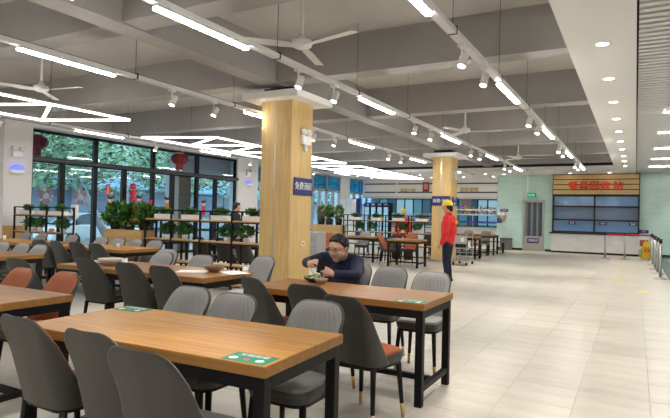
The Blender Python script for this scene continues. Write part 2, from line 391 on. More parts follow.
# slim lamps set into the slatted ceiling
sl_b = MB().box((0, -.045, 0), (1.2, .045, .04)).mesh('housing', mt_lampw); sl_d = MB().box((.01, -.04, -.006), (1.19, .04, 0)).mesh('diffuser', e_tube)
for (x, y) in ((663, 111), (658, 132), (654, 148), (651, 158.3), (649, 166)):
    p = onZ(x, y, ZG+.02)
    t = thing('slim_ceiling_lamp', 'slim white lamp set across the grey slatted ceiling', 'lamp', (p.x, p.y, ZG+.0), 0, 'slim lamps in the slatted ceiling')
    put('housing', sl_b, t); put('diffuser', sl_d, t)
for y in (-6, -3.5, -1, 1.5, 4.4, 7.5):
    t = thing('slim_ceiling_lamp', 'slim white lamp set across the grey slatted ceiling', 'lamp', (1.6, y, ZG), 0, 'slim lamps in the slatted ceiling')
    put('housing', sl_b, t); put('diffuser', sl_d, t)
# zigzag pendant lamps
ZL, XR, XL = 2.95, -7.93, -9.52
def zigzag(y0, lab, n=4):
    t = thing('zigzag_pendant_lamp', lab, 'pendant lamp', (0, 0, ZL))
    L = [y0+1.5*k for k in range(n+1)]; R = [y0+.6+1.5*k for k in range(n+1)]
    segs = [((XL, L[0]), (XL, L[-1])), ((XR, R[0]), (XR, R[-1]))]
    for k in range(n+1):
        segs.append(((XL, L[k]), (XR, R[k])))
        if k < n: segs.append(((XR, R[k]), (XL, L[k+1])))
    for a, b in segs:
        o = MB().bar((*a, .05), (*b, .05), .046, .02).obj('light_bar', mt_lampw, t)
        MB().bar((*a, .028), (*b, .028), .040, .022).obj('diffuser', e_lat, o)
    for y in (L[1], L[-2]):
        MB().tube((XL, y, .05), (XL, y, ZS-ZL), .003, n=5).obj('wire', wire_m, t); MB().tube((XR, y+.6, .05), (XR, y+.6, ZS-ZL), .003, n=5).obj('wire', wire_m, t)
zigzag(-7.4, 'white zigzag pendant lamp over the tables at the rear end of the hall')
zigzag(.15, 'white zigzag pendant lamp above the tables beside the white pillar')
zigzag(8.45, 'white zigzag pendant lamp behind the plant shelf by the glazed front')
zigzag(15.5, 'white zigzag pendant lamp near the far food counters')

# ceiling fans
fb = MB()
for s_ in (1,):
    n = 8; vs = []
    for i in range(n+1):
        t_ = i/n; x = .09+t_*.70; w0 = .045+.022*min(1, t_*4)-.012*t_; tw = .22*(1-t_*.5)
        vs += [(x, -w0, -w0*tw), (x, w0, w0*tw), (x, -w0, -w0*tw-.006), (x, w0, w0*tw-.006)]
    fs = []
    for i in range(n):
        a = i*4; b = a+4
        fs += [(a, b, b+1, a+1), (a+3, b+3, b+2, a+2), (a+2, b+2, b, a), (a+1, b+1, b+3, a+3)]
    fs += [(0, 1, 3, 2), (n*4, n*4+2, n*4+3, n*4+1)]
    fb.add(vs, fs)
fan_w = mat('fan_white', (.80, .79, .77), .45)
fan_blade = fb.mesh('blade', fan_w)
fan_hub = MB().lathe([(0, -.06), (.06, -.055), (.11, -.03), (.12, .0), (.11, .04), (.05, .06), (.035, .10), (0, .11)], 18).mesh('motor', fan_w, True)
fan_rod = MB().tube((0, 0, .08), (0, 0, .62), .018, n=8).lathe([(.02, .56), (.07, .62), (.075, .75)], 12).mesh('rod', fan_w)
for (px_, py_, z, a0, lab) in ((302, 44, 3.3, -14, 'white three-blade ceiling fan over the seated man'), (41, 88.5, 3.3, 10, 'white three-blade ceiling fan near the white pillar'),
                           (465, 130.5, 3.3, 12, 'white three-blade ceiling fan between the columns and the aisle'), (518, 157.7, 3.3, 20, 'white three-blade ceiling fan in front of the green wall')):
    p = onZ(px_, py_, z)
    t = thing('ceiling_fan', lab, 'ceiling fan', (p.x, p.y, z))
    put('motor', fan_hub, t); put('rod', fan_rod, t)
    for k in range(3): put('blade', fan_blade, t, (0, 0, -.02), (0, 0, math.radians(a0+120*k)))

#SECTION2
# ================================================================== TABLES
def table(x0, x1, y0, y1, lab, top=mt_t1, name='dining_table', h=.75, grp=None, stickers=(), rz=0):
    cx, cy = (x0+x1)/2, (y0+y1)/2; L, W = x1-x0, y1-y0
    t = thing(name, lab, 'table', (cx, cy, 0), rz, grp)
    a, b = L/2, W/2
    bevel(MB().box((-a, -b, h-.05), (a, b, h-.002)).obj('tabletop_edge', mt_edge, t), .003)
    MB().box((-a+.002, -b+.002, h-.003), (a-.002, b-.002, h)).obj('tabletop', top, t)
    q = .055; zt = h-.05
    for sx in (-1, 1):
        for sy in (-1, 1):
            x_, y_ = sx*(a-.012-q/2), sy*(b-.012-q/2)
            bevel(MB().box((x_-q/2, y_-q/2, 0), (x_+q/2, y_+q/2, zt)).obj('leg', mt_black, t), .003)
    f = MB()
    for sy in (-1, 1): f.box((-a+.012+q, sy*(b-.012-q/2)-q/2, zt-.06), (a-.012-q, sy*(b-.012-q/2)+q/2, zt))
    for sx in (-1, 1): f.box((sx*(a-.012-q/2)-q/2, -b+.012+q, zt-.06), (sx*(a-.012-q/2)+q/2, b-.012-q, zt))
    f.obj('apron', mt_black, t)
    for sx in (-1, 1): MB().box((sx*(a-.012-q/2)-.02, -b+.012+q, .10), (sx*(a-.012-q/2)+.02, b-.012-q, .14)).obj('stretcher', mt_black, t)
    MB().box((-a+.012+q, -.02, .10), (a-.012-q, .02, .14)).obj('stretcher', mt_black, t)
    for (sx, sy) in stickers:
        st = MB().box((-.085, -.05, 0), (.085, .05, .0012)).obj('sticker', mat('sticker_green', (.008, .24, .14), .45, spec=.2), t, loc=(sx*(a-.13), sy*(b-.078), h)); st.scale = (1.3, 1.3, 1)
        st['label'] = 'green printed sticker'
        text('lettering', '文明用餐', .030, (.0, .026, .0014), (0, 0, 0), mt_print, st, .0002)
        for cx_, rx in ((-.055, .017), (.05, .016)): MB().lathe([(0, 0), (rx, 0)], 12, (cx_, -.018, .0016)).obj('plate_print', mt_print, st)
        MB().lathe([(0, 0), (.012, 0)], 10, (0, -.02, .0018)).obj('food_print', mat('sticker_red', (.6, .08, .05), .5), st)
    return t
T1 = table(-2.906, -1.331, 1.806, 2.541, 'honey wood dining table with two green stickers, its top bare', mt_t1, rz=.038, stickers=((1, -1), (-1, 1)))
T2 = table(-2.95, -1.32, 3.76, 4.47, 'brown wood dining table where the man sits with his phone', mt_t2, stickers=((1, -1),))
T3 = table(-5.20, -3.60, 1.88, 2.60, 'brown wood dining table with orange padded chairs on its far side', mt_t2)
T4 = table(-5.74, -3.56, 3.93, 4.69, 'long brown dining table carrying bowls and papers beside the oak column', mt_t2)
T5 = table(-8.60, -7.00, 3.90, 4.60, 'brown dining table next to the long table with bowls', mt_t2)
T6 = table(-8.85, -6.95, 5.85, 6.62, 'brown dining table in front of the oak planter box', mt_t1)
T7 = table(-11.0, -9.30, 5.82, 6.58, 'honey wood dining table in front of the plant shelf by the white pillar', mt_t1)
T8 = table(-8.25, -6.55, 8.75, 9.45, 'reddish dining table behind the long plant shelf beside the oak column', mt_t2)
T8b = table(-10.6, -9.0, 8.75, 9.45, 'reddish dining table behind the oak planter box', mt_t2)
T9 = table(-8.00, -6.68, 14.55, 15.25, 'brown dining table in front of the far plant shelf', mt_t2)
T10 = table(-5.93, -5.02, 13.75, 14.45, 'small brown table with orange chairs before the far oak column', mt_t2)
T11 = table(-6.4, -4.58, 18.0, 18.7, 'brown dining table behind the steel trolley', mt_t2)
T12 = table(-6.4, -4.58, 20.7, 21.4, 'brown dining table by the edge of the green tiled wall', mt_t2)
def bench(x0, x1, y, lab):
    t = thing('bench', lab, 'bench', ((x0+x1)/2, y, 0)); a = (x1-x0)/2
    bevel(MB().box((-a, -.15, .42), (a, .15, .46)).obj('seat', mt_t2, t))
    for sx in (-1, 1):
        MB().box((sx*(a-.05)-.02, -.14, 0), (sx*(a-.05)+.02, -.10, .42)).obj('leg', mt_black, t); MB().box((sx*(a-.05)-.02, .10, 0), (sx*(a-.05)+.02, .14, .42)).obj('leg', mt_black, t)
    MB().box((-a+.05, -.02, .10), (a-.05, .02, .13)).obj('stretcher', mt_black, t)
bench(-6.3, -4.66, 19.05, 'brown wooden bench at the table behind the trolley'); bench(-6.3, -4.66, 20.2, 'brown wooden bench before the table by the green wall'); bench(-6.3, -4.55, 22.3, 'brown wooden bench behind the table by the green wall')

# ================================================================== CHAIRS
def chair_meshes():
    def w_half(z):
        t = min(1, max(0, (z-.42)/.36)); w0 = .192-.006*t
        if z > .755:
            q = min(1, (z-.755)/.105); w0 -= .095*(1-math.sqrt(max(0, 1-q*q)))
        return w0
    def d_side(z): t = (z-.42)/.44; return (.030+.125*max(0, 1-t)**1.4)*(1-.9*max(0, min(1, (z-.72)/.14)))
    def yb(z): t = (z-.42)/.44; return -.160-.122*t**1.0
    zs = [.395+.465*(1-(1-i/15)**1.6) for i in range(16)]
    NU = 22
    def sect(z, off, chan=0.0):
        hw = w_half(z)-off; d = d_side(z); y0 = yb(z)+off; r = max(.004, min(.075, hw*.6, d))
        P = [(hw, y0+d)]
        for i in range(6):
            a = i/5*PI/2; P.append((hw-r+r*math.cos(a), y0+r-r*math.sin(a)))
        P += [((hw-r)*.5, y0-.008), (0, y0-.012)]
        Q = P + [(-x, y) for x, y in P[-2::-1]]
        Ls = [0]
        for a, b in zip(Q[:-1], Q[1:]): Ls.append(Ls[-1]+math.dist(a, b))
        out = []
        for k in range(NU+1):
            s_ = Ls[-1]*k/NU; i = 0
            while i < len(Ls)-2 and Ls[i+1] < s_: i += 1
            t = (s_-Ls[i])/max(1e-9, Ls[i+1]-Ls[i]); out.append((Q[i][0]+(Q[i+1][0]-Q[i][0])*t, Q[i][1]+(Q[i+1][1]-Q[i][1])*t))
        return out
    def grid(off, z_off):
        vs = []
        for z in zs:
            for x, y in sect(z, off): vs.append((x, y, z-z_off*(z-.42)/.44))
        return vs
    n = NU+1; R = len(zs)
    o, i_ = grid(0, 0), grid(.012, .005)
    sh = MB(); fs = []
    for r in range(R-1):
        for c in range(NU): fs.append((r*n+c, r*n+c+1, (r+1)*n+c+1, (r+1)*n+c))
    N = R*n
    # rim joining outer to inner edge
    rim = []
    for r in range(R-1):
        rim.append((r*n, (r+1)*n, N+(r+1)*n, N+r*n)); rim.append((r*n+NU, N+r*n+NU, N+(r+1)*n+NU, (r+1)*n+NU))
    for c in range(NU): rim.append(((R-1)*n+c, (R-1)*n+c+1, N+(R-1)*n+c+1, N+(R-1)*n+c))
    sh.add(o+i_, fs+rim)
    shell = sh.mesh('back_shell', mt_shell, True, True)
    # inner pad with stitched vertical channels
    M_ = 44; pv = []
    NUo = NU
    NU = M_
    for z in zs:
        for k, (x, y) in enumerate(sect(z, .009)):
            t = k/M_; g = abs(math.sin(t*PI*11))**.3; e_ = max(0, 1-(2*t-1)**4)
            q_ = min(1, max(0, (.86-z)/.05))**.5; pv.append((x, y+.004+(.030+.008*g)*e_**.6*q_, z-.006*(z-.42)/.44))
    pm = MB(); m_ = M_+1
    pm.add(pv, [(r*m_+c, (r+1)*m_+c, (r+1)*m_+c+1, r*m_+c+1) for r in range(R-1) for c in range(M_)])
    padg = pm.mesh('back_pad', mt_padg, True); pado = padg.copy(); pado.materials[0] = mt_pado
    # seat: rounded cushion + grey band + black base
    def rr(hx, y0, y1, r, z, k=6):
        out = []
        for (cx, cy, a0) in ((hx-r, y1-r, 0), (-hx+r, y1-r, 90), (-hx+r, y0+r, 180), (hx-r, y0+r, 270)):
            for i in range(k): a = math.radians(a0+90*i/(k-1)); out.append((cx+r*math.cos(a), cy+r*math.sin(a), z))
        return out
    def stack(levels, name, m__):
        b = MB(); vs = []; q = len(levels[0])
        for l in levels: vs += l
        fs = [(r*q+i, r*q+(i+1) % q, (r+1)*q+(i+1) % q, (r+1)*q+i) for r in range(len(levels)-1) for i in range(q)]
        fs += [tuple(range(q-1, -1, -1)), tuple(range((len(levels)-1)*q, len(levels)*q))]
        b.add(vs, fs); return b.mesh(name, m__, False)
    band = stack([rr(.184, -.14, .215, .08, .395), rr(.192, -.14, .228, .085, .43), rr(.190, -.14, .224, .085, .455)], 'seat_band', mt_shell)
    cush = [rr(.178, -.13, .212, .08, .455), rr(.174, -.128, .208, .08, .470), rr(.158, -.12, .19, .08, .478)]
    sg = stack(cush, 'seat', mt_padg); so = sg.copy(); so.materials[0] = mt_pado
    base = stack([rr(.18, -.145, .205, .08, .375), rr(.184, -.148, .208, .08, .395)], 'seat_base', mt_black)
    lf = MB().tube((0, 0, .10), (-.02, -.025, .385), .0145, .020, 10).mesh('leg', mt_black, True)
    tip = MB().tube((.0065, .008, .0), (0, 0, .10), .012, .0148, 10).mesh('leg_tip', mt_gold, True)
    return shell, padg, pado, band, sg, so, base, lf, tip
SHELL, PADG, PADO, BAND, SEATG, SEATO, BASE, LEG, TIP = chair_meshes()
def chair(x, y, rz, lab, orange=False, grp=None):
    """(x, y) is the middle of the seat; rz = 0 looks along +Y"""
    t = thing('dining_chair', lab, 'chair', (x, y, 0), math.radians(rz), grp)
    put('back_shell', SHELL, t); put('back_pad', PADO if orange else PADG, t)
    put('seat', SEATO if orange else SEATG, t); put('seat_band', BAND, t); put('seat_base', BASE, t)
    for sx, sy in ((1, 1), (-1, 1), (-1, -1), (1, -1)):
        l = put('leg', LEG, t, (sx*.178, (.185 if sy > 0 else -.15), 0), (0, 0, 0), (sx, sy, 1)); put('leg_tip', TIP, l)
    return t
BK = .255   # seat centre to top of backrest
def c_near(x, yback, lab, o=False, rz=0, grp=None): return chair(x, yback+BK, rz, lab, o, grp)
def c_far(x, yback, lab, o=False, rz=0, grp=None): return chair(x, yback-BK, 180+rz, lab, o, grp)
# honey table with stickers
c_near(-2.59, 1.60, 'grey shell chair with orange seat at the window end of the honey table', True, -2)
c_near(-2.06, 1.575, 'middle grey shell chair with its back turned at the honey sticker table')
c_near(-1.645, 1.47, 'grey shell chair with its back turned at the aisle end of the honey table', False, 2)
c_far(-2.67, 2.84, 'grey tufted chair facing the honey sticker table, nearest its far sticker')
c_far(-2.23, 2.77, 'middle grey tufted chair facing the honey sticker table')
c_far(-1.655, 2.84, 'grey tufted chair facing the honey sticker table at its aisle end')
# man's table
c_near(-2.62, 3.56, 'grey shell chair with brown-orange seat in front of the man, nearest the column', True, -22)
c_near(-2.13, 3.47, 'grey chair with its back turned, in the middle of the table of the man')
c_near(-1.60, 3.14, 'grey shell chair with orange seat pulled out from the table of the man', True, -12)
c_far(-2.62, 5.30, 'grey chair in which the man with the phone sits')
c_far(-2.17, 5.18, 'grey chair standing empty right next to the seated man')
c_far(-1.665, 4.97, 'grey chair facing the table of the man at its aisle end')
# orange chairs
c_far(-4.60, 2.83, 'orange padded chair further from the aisle at the brown table', True)
c_far(-4.07, 2.87, 'orange padded chair at the aisle corner of the brown table', True)
c_near(-4.35, 1.45, 'grey shell chair with orange seat at the near side of the orange chair table', True)
# long table
for i, (x, yb_, r) in enumerate(((-5.57, 3.36, 4), (-5.05, 3.80, 0), (-4.42, 3.78, 2), (-3.915, 3.76, -2))):
    c_near(x, yb_, ['dark grey chair pulled out at the window end of the long table', 'dark grey back-turned chair in front of the large pale bowl', 'dark grey back-turned chair in the middle of the long table', 'dark grey back-turned chair at the brown bowl end of the long table'][i], False, r, 'chairs with backs turned at the long table')
c_far(-5.5, 5.40, 'grey tufted chair pushed out behind the long table with bowls', False, 6)
c_far(-5.17, 4.98, 'grey tufted chair facing the large bowl on the long table')
c_far(-4.53, 4.98, 'grey tufted chair in the middle of the long table with bowls, facing it')
c_far(-3.93, 5.36, 'grey tufted chair at the paper tray end of the long table before the column', False, -8)
# table beside it
c_far(-8.28, 4.80, 'grey chair at the window end of the table beside the long table'); c_far(-7.80, 4.80, 'middle grey chair facing the table beside the long table'); c_far(-7.36, 4.78, 'grey chair at the aisle corner of the table beside the long table')
for i, x in enumerate((-8.62, -8.14, -7.66, -7.19)): c_near(x, 5.56, ORD[3-i] + ' back-turned grey chair from the column side at the table before the planter', False, random.uniform(-6, 6), 'chairs with backs turned before the oak planter')
for i, x in enumerate((-8.70, -8.25, -7.80, -7.32)): c_far(x, 6.86, ORD[3-i] + ' grey chair from the column side between brown table and oak planter', False, random.uniform(-5, 5), 'chairs between table and oak planter')
for i, x in enumerate((-11.27, -10.72, -9.75)): c_far(x, 7.0, ORD[i] + ' grey chair from the white pillar between honey table and plant shelf', False, 0, 'chairs by the pillar plant shelf')
for i, x in enumerate((-10.7, -10.1)): c_near(x, 5.56, ORD[i] + ' back-turned grey chair from the white pillar at the honey table', False, 0, 'chairs with backs turned near the pillar')
for i, x in enumerate((-7.9, -7.3, -6.8)): c_near(x, 8.55, ORD[2-i] + ' dark chair from the column seen through the lower plant shelf', False, 0, 'chairs behind the plant shelf')
for i, x in enumerate((-7.7, -7.0)): c_far(x, 9.75, ORD[1-i] + ' dark chair from the column beyond the reddish table behind the shelf', False, 0, 'chairs beyond the reddish table')
# far tables
chair(-6.45, 14.9, 90, 'grey chair at the end of the table before the far plant shelf')
chair(-7.5, 15.45, 180, 'grey chair between the far brown table and the far plant shelf')
chair(-6.12, 14.25, -90, 'orange seated chair at the end of the small table by the far column', True); chair(-5.65, 14.72, 180, 'orange padded chair behind the small table by the far column', True)
p_ = onY(327, 246, 13.2); chair(p_.x, 13.2, -150, 'orange padded chair standing near the grey drinks machine', True)
for i, x in enumerate((-6.0, -5.4)): chair(x, 17.75, 0, ORD[1-i] + ' dark grey chair from the aisle behind the steel trolley', False, 'chairs behind the trolley')
for i, x in enumerate((-5.9, -5.2)): chair(x, 21.7, 180, ORD[1-i] + ' dark grey chair from the aisle beyond the table by the green wall', False, 'chairs by the green wall')

# ================================================================== TABLEWARE
bowl_m = mat('melamine_bowl', (.55, .47, .40), .35)
def bowl(x, y, z, r, h, lab, fill=None, m_=None):
    t = thing('bowl', lab, 'bowl', (x, y, z))
    MB().lathe([(0, .0), (r*.45, 0), (r*.5, .008), (r*.85, h*.55), (r, h), (r*.96, h), (r*.8, h*.55), (r*.45, .015), (0, .014)], 24).obj('bowl_wall', m_ or bowl_m, t, True)
    if fill:
        f = MB(); f.lathe([(0, h*.86), (r*.88, h*.78)], 16); f.obj('soup', fill, t)
    return t
def tray_of_greens(x, y, z):
    t = thing('bowl', 'dark bowl heaped with green vegetables before the seated man', 'bowl', (x, y, z))
    MB().lathe([(0, 0), (.05, 0), (.09, .03), (.10, .045), (.095, .045), (.05, .012), (0, .012)], 20).obj('bowl_wall', mat('dark_bowl', (.05, .02, .015), .35), t, True)
    b = MB(); rnd = random.Random(3)
    for k in range(110):
        a, q = rnd.uniform(0, 2*PI), .09*math.sqrt(rnd.random()); c = Vector((q*math.cos(a), q*math.sin(a), .045+.02*(1-q/.09)+rnd.uniform(0, .012)))
        d = Vector((rnd.uniform(-1, 1), rnd.uniform(-1, 1), rnd.uniform(-.2, .5))).normalized()*.018; e = d.orthogonal().normalized()*.007
        b.add([c-d, c+e, c+d, c-e], [(0, 1, 2, 3)], rnd.choice((0, 0, 1)))
    g = b.obj('vegetables', [mat('veg_green', (.12, .32, .04), .5), mat('veg_pale', (.62, .66, .45), .5)], t); g['kind'] = 'stuff'
    return t
bowl(-2.46, 4.25, .75, .062, .055, 'small pale bowl of soup beside the vegetables of the man', mat('soup_pale', (.45, .40, .30), .3), mat('tan_bowl', (.34, .22, .14), .35))
tray_of_greens(-2.60, 4.36, .75)
ch = thing('chopsticks', 'pair of pale chopsticks leaning in the vegetable bowl', 'chopsticks', (-2.60, 4.36, .79))
for dx in (0, .012): MB().tube((.02+dx, 0, 0), (-.10+dx, .03, .12), .0028, n=6).obj('chopstick', mt_plank, ch)
bowl(-5.20, 4.22, .75, .14, .075, 'large pale flared bowl on the long table')
bowl(-3.86, 4.42, .75, .115, .07, 'brown ceramic bowl beside the white paper on the long table', None, mat('brown_bowl', (.22, .12, .07), .4))
for (x, y, r_, lab) in ((-4.05, 4.32, .5, 'white paper placemat left of the brown bowl'), (-3.66, 4.5, -.4, 'white paper placemat at the column end of the long table')):
    p = thing('placemat', lab, 'placemat', (x, y, .75), r_); MB().box((-.16, -.11, 0), (.16, .11, .002)).obj('sheet', mt_print, p)
    MB().box((-.10, -.05, .002), (.10, .05, .003)).obj('print', mat('mat_print', (.62, .60, .62), .6), p)
def cup(x, y, z, lab, h=.085, r=.032, m_=None):
    t = thing('cup', lab, 'cup', (x, y, z)); MB().lathe([(0, 0), (r*.75, 0), (r, h), (r*.94, h), (r*.7, .006), (0, .006)], 14).obj('cup_wall', m_ or mt_white, t, True); MB().lathe([(r, h-.004), (r*1.06, h), (r, h+.003)], 14).obj('rim', m_ or mt_white, t, True)
cup(-4.97, 4.22, .75, 'cream paper cup beside the large pale bowl'); cup(-3.60, 4.62, .75, 'white paper cup at the column end of the long table', .05)
cup(-7.5, 6.22, .75, 'white cup on the table before the oak planter', .06); cup(-10.5, 6.1, .75, 'white paper cup on the honey table near the pillar', .09)
pl = thing('plate', 'white plate with food scraps beside the large bowl', 'plate', (-5.48, 4.28, .75)); MB().lathe([(0, .004), (.08, .004), (.13, .02), (.125, .022), (.08, .01), (0, .01)], 22).obj('dish', mt_white, pl, True)
MB().ball((.02, 0, .014), (.05, .04, .015)).ball((-.04, .02, .014), (.03, .03, .012)).obj('food', mat('food_brown', (.25, .10, .04), .5), pl, True)
for (x, y, lab, c) in ((-6.55, 4.95, 'blue and white drink carton on the floor-side rack between the tables', (.25, .5, .8)),):
    pass
sc_ = thing('menu_stand', 'small upright blue card stand on the table by the planter', 'card stand', (-8.05, 6.05, .75), .4)
MB().box((-.04, -.003, .005), (.04, .003, .14)).obj('card', mat('card_blue', (.25, .50, .75), .3), sc_); MB().box((-.045, -.025, 0), (.045, .025, .008)).obj('foot', mt_white, sc_)

# ================================================================== PLANTS AND PARTITIONS
def leaves(n, rad, seed, size=.05, mats_=None, shape='ball', flowers=0):
    """a tuft of folded leaf blades filling an ellipsoid of half sizes rad, base at z = 0"""
    r = random.Random(seed); b = MB()
    for k in range(n):
        while True:
            p = Vector((r.uniform(-1, 1), r.uniform(-1, 1), r.uniform(-1, 1)))
            if p.length < 1: break
        if shape == 'ball' and p.length < .55: p = p.normalized()*r.uniform(.55, 1)
        c = Vector((p.x*rad[0], p.y*rad[1], (p.z+1)*rad[2])); s = size*r.uniform(.6, 1.25)
        d = (Vector((p.x, p.y, p.z*.5+.3)).normalized()+Vector((r.uniform(-.8, .8), r.uniform(-.8, .8), r.uniform(-.6, .6)))).normalized()*s
        e = d.cross(Vector((r.uniform(-1, 1), r.uniform(-1, 1), r.uniform(.2, 1)))).normalized()*s*.42; u = d.cross(e).normalized()*s*.15
        mi = r.choice((0, 0, 1)); 
        if flowers and r.random() < flowers: mi = 2
        b.add([c-d, c+e+u, c+d, c-e+u, c], [(0, 4, 1), (4, 2, 1), (0, 3, 4), (4, 3, 2)], mi)
    return b.mesh('foliage', mats_ or [mt_leaf, mt_leafd])
trough_m = MB().box((-.20, -.055, 0), (.20, .055, .085)).mesh('trough', mt_white)
for k_ in range(1): pass
slat_m = MB().box((-.012, -.004, .004), (.012, .004, .09)).mesh('picket', mt_white)
box_leaf = [leaves(230, (.20, .06, .07), 20+k, .034, None, 'fill') for k in range(3)]
bush = [leaves(260, (.19, .12, .12), 30+k, .045, [mt_leafd, mt_leaf]) for k in range(3)]
pot_m = MB().lathe([(0, 0), (.05, 0), (.065, .09), (.058, .09), (.05, .01), (0, .01)], 14).mesh('pot', mt_white, True)
def trough(x, y, z, lab, grp, i):
    t = thing('planter_trough', lab, 'planter', (x, y, z), 0, grp); put('trough', trough_m, t)
    for q in range(9): put('picket', slat_m, t, (-.18+.045*q, -.059, 0))
    f = put('foliage', box_leaf[i % 3], t, (0, 0, .075), (0, 0, 0), (.95, 1, 1.15)); f['kind'] = 'stuff'
def potted(x, y, z, lab, grp, i):
    t = thing('potted_plant', lab, 'potted plant', (x, y, z), 0, grp); put('pot', pot_m, t)
    MB().tube((0, 0, .05), (.005, 0, .15), .008, n=6).obj('stem', mat('stem_brown', (.12, .07, .03), .7), t)
    f = put('foliage', bush[i % 3], t, (0, 0, .07)); f['kind'] = 'stuff'
def partition(x0, bays, y, lab, tl, zt=1.40):
    """open black steel shelf partition with oak shelves"""
    p = thing('plant_shelf', lab, 'shelf partition', (0, y, 0)); w = bays[-1]
    xs = [x0]+[x0+b for b in bays]
    for x in xs: 
        for dy in (-.14, .14): MB().box((x-.016, dy-.016, 0), (x+.016, dy+.016, zt)).obj('post', mt_black, p)
    for dy in (-.14, .14): MB().box((xs[0], dy-.013, zt-.026), (xs[-1], dy+.013, zt)).obj('top_rail', mt_black, p)
    for z in (.10, .44, .845, 1.225):
        for a, b in zip(xs[:-1], xs[1:]):
            MB().box((a+.017, -.15, z-.022), (b-.017, .15, z)).obj('shelf', mt_boxw, p)
        for dy in (-.14, .14): MB().box((xs[0], dy-.010, z-.045), (xs[-1], dy+.010, z-.022)).obj('shelf_rail', mt_black, p)
    for i, (a, b) in enumerate(zip(xs[:-1], xs[1:])):
        c = a+(b-a)*(.62 if i % 2 else .40)
        MB().box((c-.011, -.02, .845), (c+.011, .02, 1.18)).obj('divider', mt_black, p)
        l, r_ = (c, b) if i % 2 else (a, c)
        MB().box((l, -.012, 1.02), (r_, .012, 1.042)).obj('half_rail', mt_black, p)
        trough(a+(b-a)*.5, y, 1.225, ORD[len(bays)-1-i] + ' leafy white trough from the aisle side on the ' + tl, 'troughs on the ' + tl, i)
        if (i+len(bays)) % 2 == 0: potted(a+(b-a)*(.28 if i % 2 else .7), y, .845, ORD[len(bays)-1-i] + ' white pot from the aisle side inside the ' + tl, 'pots on the ' + tl, i)
        else: potted(a+(b-a)*(.30 if i % 2 else .68), y, .845, ORD[len(bays)-1-i] + ' white pot from the aisle side inside the ' + tl, 'pots on the ' + tl, i+1)
    return p
partition(-8.38, [.69, 1.41, 2.15, 2.86], 7.72, 'black steel shelf partition with oak boards beside the near oak column', 'plant shelf by the near column')
partition(-12.68, [.60, 1.20, 1.75], 7.72, 'black steel shelf partition standing in front of the white pillar', 'plant shelf by the pillar')
partition(-8.75, [.78, 1.56, 2.35, 3.16], 16.7, 'black steel shelf partition beside the far oak column', 'plant shelf by the far column')
# oak planter boxes
fl_red = mat('red_flower', (.55, .02, .02), .5); fl_pink = mat('pink_flower', (.70, .20, .16), .5)
def planter(x0, x1, y, lab, h=.98):
    t = thing('planter_box', lab, 'planter box', ((x0+x1)/2, y, 0)); a = (x1-x0)/2
    n = 5
    for k in range(n): bevel(MB().box((-a, -.17, k*h/n+.002), (a, .17, (k+1)*h/n-.002)).obj('board', mt_boxw, t), .002)
    return t
planter(-9.55, -8.44, 7.72, 'pale oak planter box beside the near plant shelf')
planter(-10.0, -8.82, 16.7, 'pale oak planter box beside the far plant shelf', 1.02)
big = [mt_leaf, mt_leafd, fl_red]
for k, x in enumerate((-9.40, -8.98, -8.56)):
    t = thing('potted_anthurium', ['large leafy plant with few blooms at the gap end of the near planter', 'broad leafy plant in the middle of the near oak planter', 'leafy plant with bright red blooms at the shelf end of the near planter'][k], 'potted plant', (x, 7.72, .98))
    MB().lathe([(0, 0), (.09, 0), (.12, .14), (.11, .14), (.09, .01), (0, .01)], 16).obj('pot', mt_blackp, t, True)
    f = put('foliage', leaves(150, (.20, .25, .24), 50+k, .12, big, 'ball', [.0, .03, .10][k]), t, (0, 0, .06)); f['kind'] = 'stuff'
for k, x in enumerate((-9.72, -9.40, -9.02)):
    t = thing('potted_anthurium', ['black pot of pink blooms at the end of the far planter', 'black pot of plain green leaves in the middle of the far planter', 'black pot of leaves with pink blooms at the shelf end of the far planter'][k], 'potted plant', (x, 16.7, 1.02))
    MB().lathe([(0, 0), (.11, 0), (.13, .22), (.12, .22), (.1, .01), (0, .01)], 16).obj('pot', mt_blackp, t, True)
    f = put('foliage', leaves(220, (.165, .17, .27), 60+k, .075, [mt_leaf, mt_leafd, fl_pink], 'ball', [.25, .03, .12][k]), t, (0, 0, .17)); f['kind'] = 'stuff'
# red flowers among the far shelf
for k, (x, lab) in enumerate(((-6.75, 'big red blooms in a pot on the far plant shelf'), (-6.35, 'smaller red and yellow blooms in a pot on the far plant shelf'))):
    t = thing('red_flower_pot', lab, 'potted plant', (x, 16.45, .0)); MB().lathe([(0, 0), (.13, 0), (.16, .55), (.15, .55), (0, .5)], 14).obj('pot', mt_blackp, t, True)
    f = put('foliage', leaves(220, (.17-.04*k, .13, .17), 70+k, .05, [fl_red, mt_leafd, mat('yellow_flower', (.8, .5, .02), .5)], 'ball', .12), t, (0, 0, .52)); f['kind'] = 'stuff'

# ================================================================== PEOPLE
def cap_mesh(b, p, q, r0, r1, n=14):
    p, q = Vector(p), Vector(q); d = q-p
    d = d.normalized() if d.length > 1e-6 else Vector((0, 0, 1)); a = d.orthogonal().normalized(); c = d.cross(a); rings = []
    for i in range(5): t = PI/2*(i/5); rings.append((p-d*r0*math.cos(t), r0*math.sin(t)))
    rings.append((p, r0)); rings.append((q, r1))
    for i in range(1, 6): t = PI/2*(i/5); rings.append((q+d*r1*math.sin(t), r1*math.cos(t)))
    vs = []
    for o, r in rings:
        r = max(r, .0004); vs += [o+(a*math.cos(2*PI*k/n)+c*math.sin(2*PI*k/n))*r for k in range(n)]
    fs = [(j*n+k, j*n+(k+1) % n, (j+1)*n+(k+1) % n, (j+1)*n+k) for j in range(len(rings)-1) for k in range(n)]
    fs += [tuple(range(n-1, -1, -1)), tuple(range((len(rings)-1)*n, len(rings)*n))]
    b.add(vs, fs)
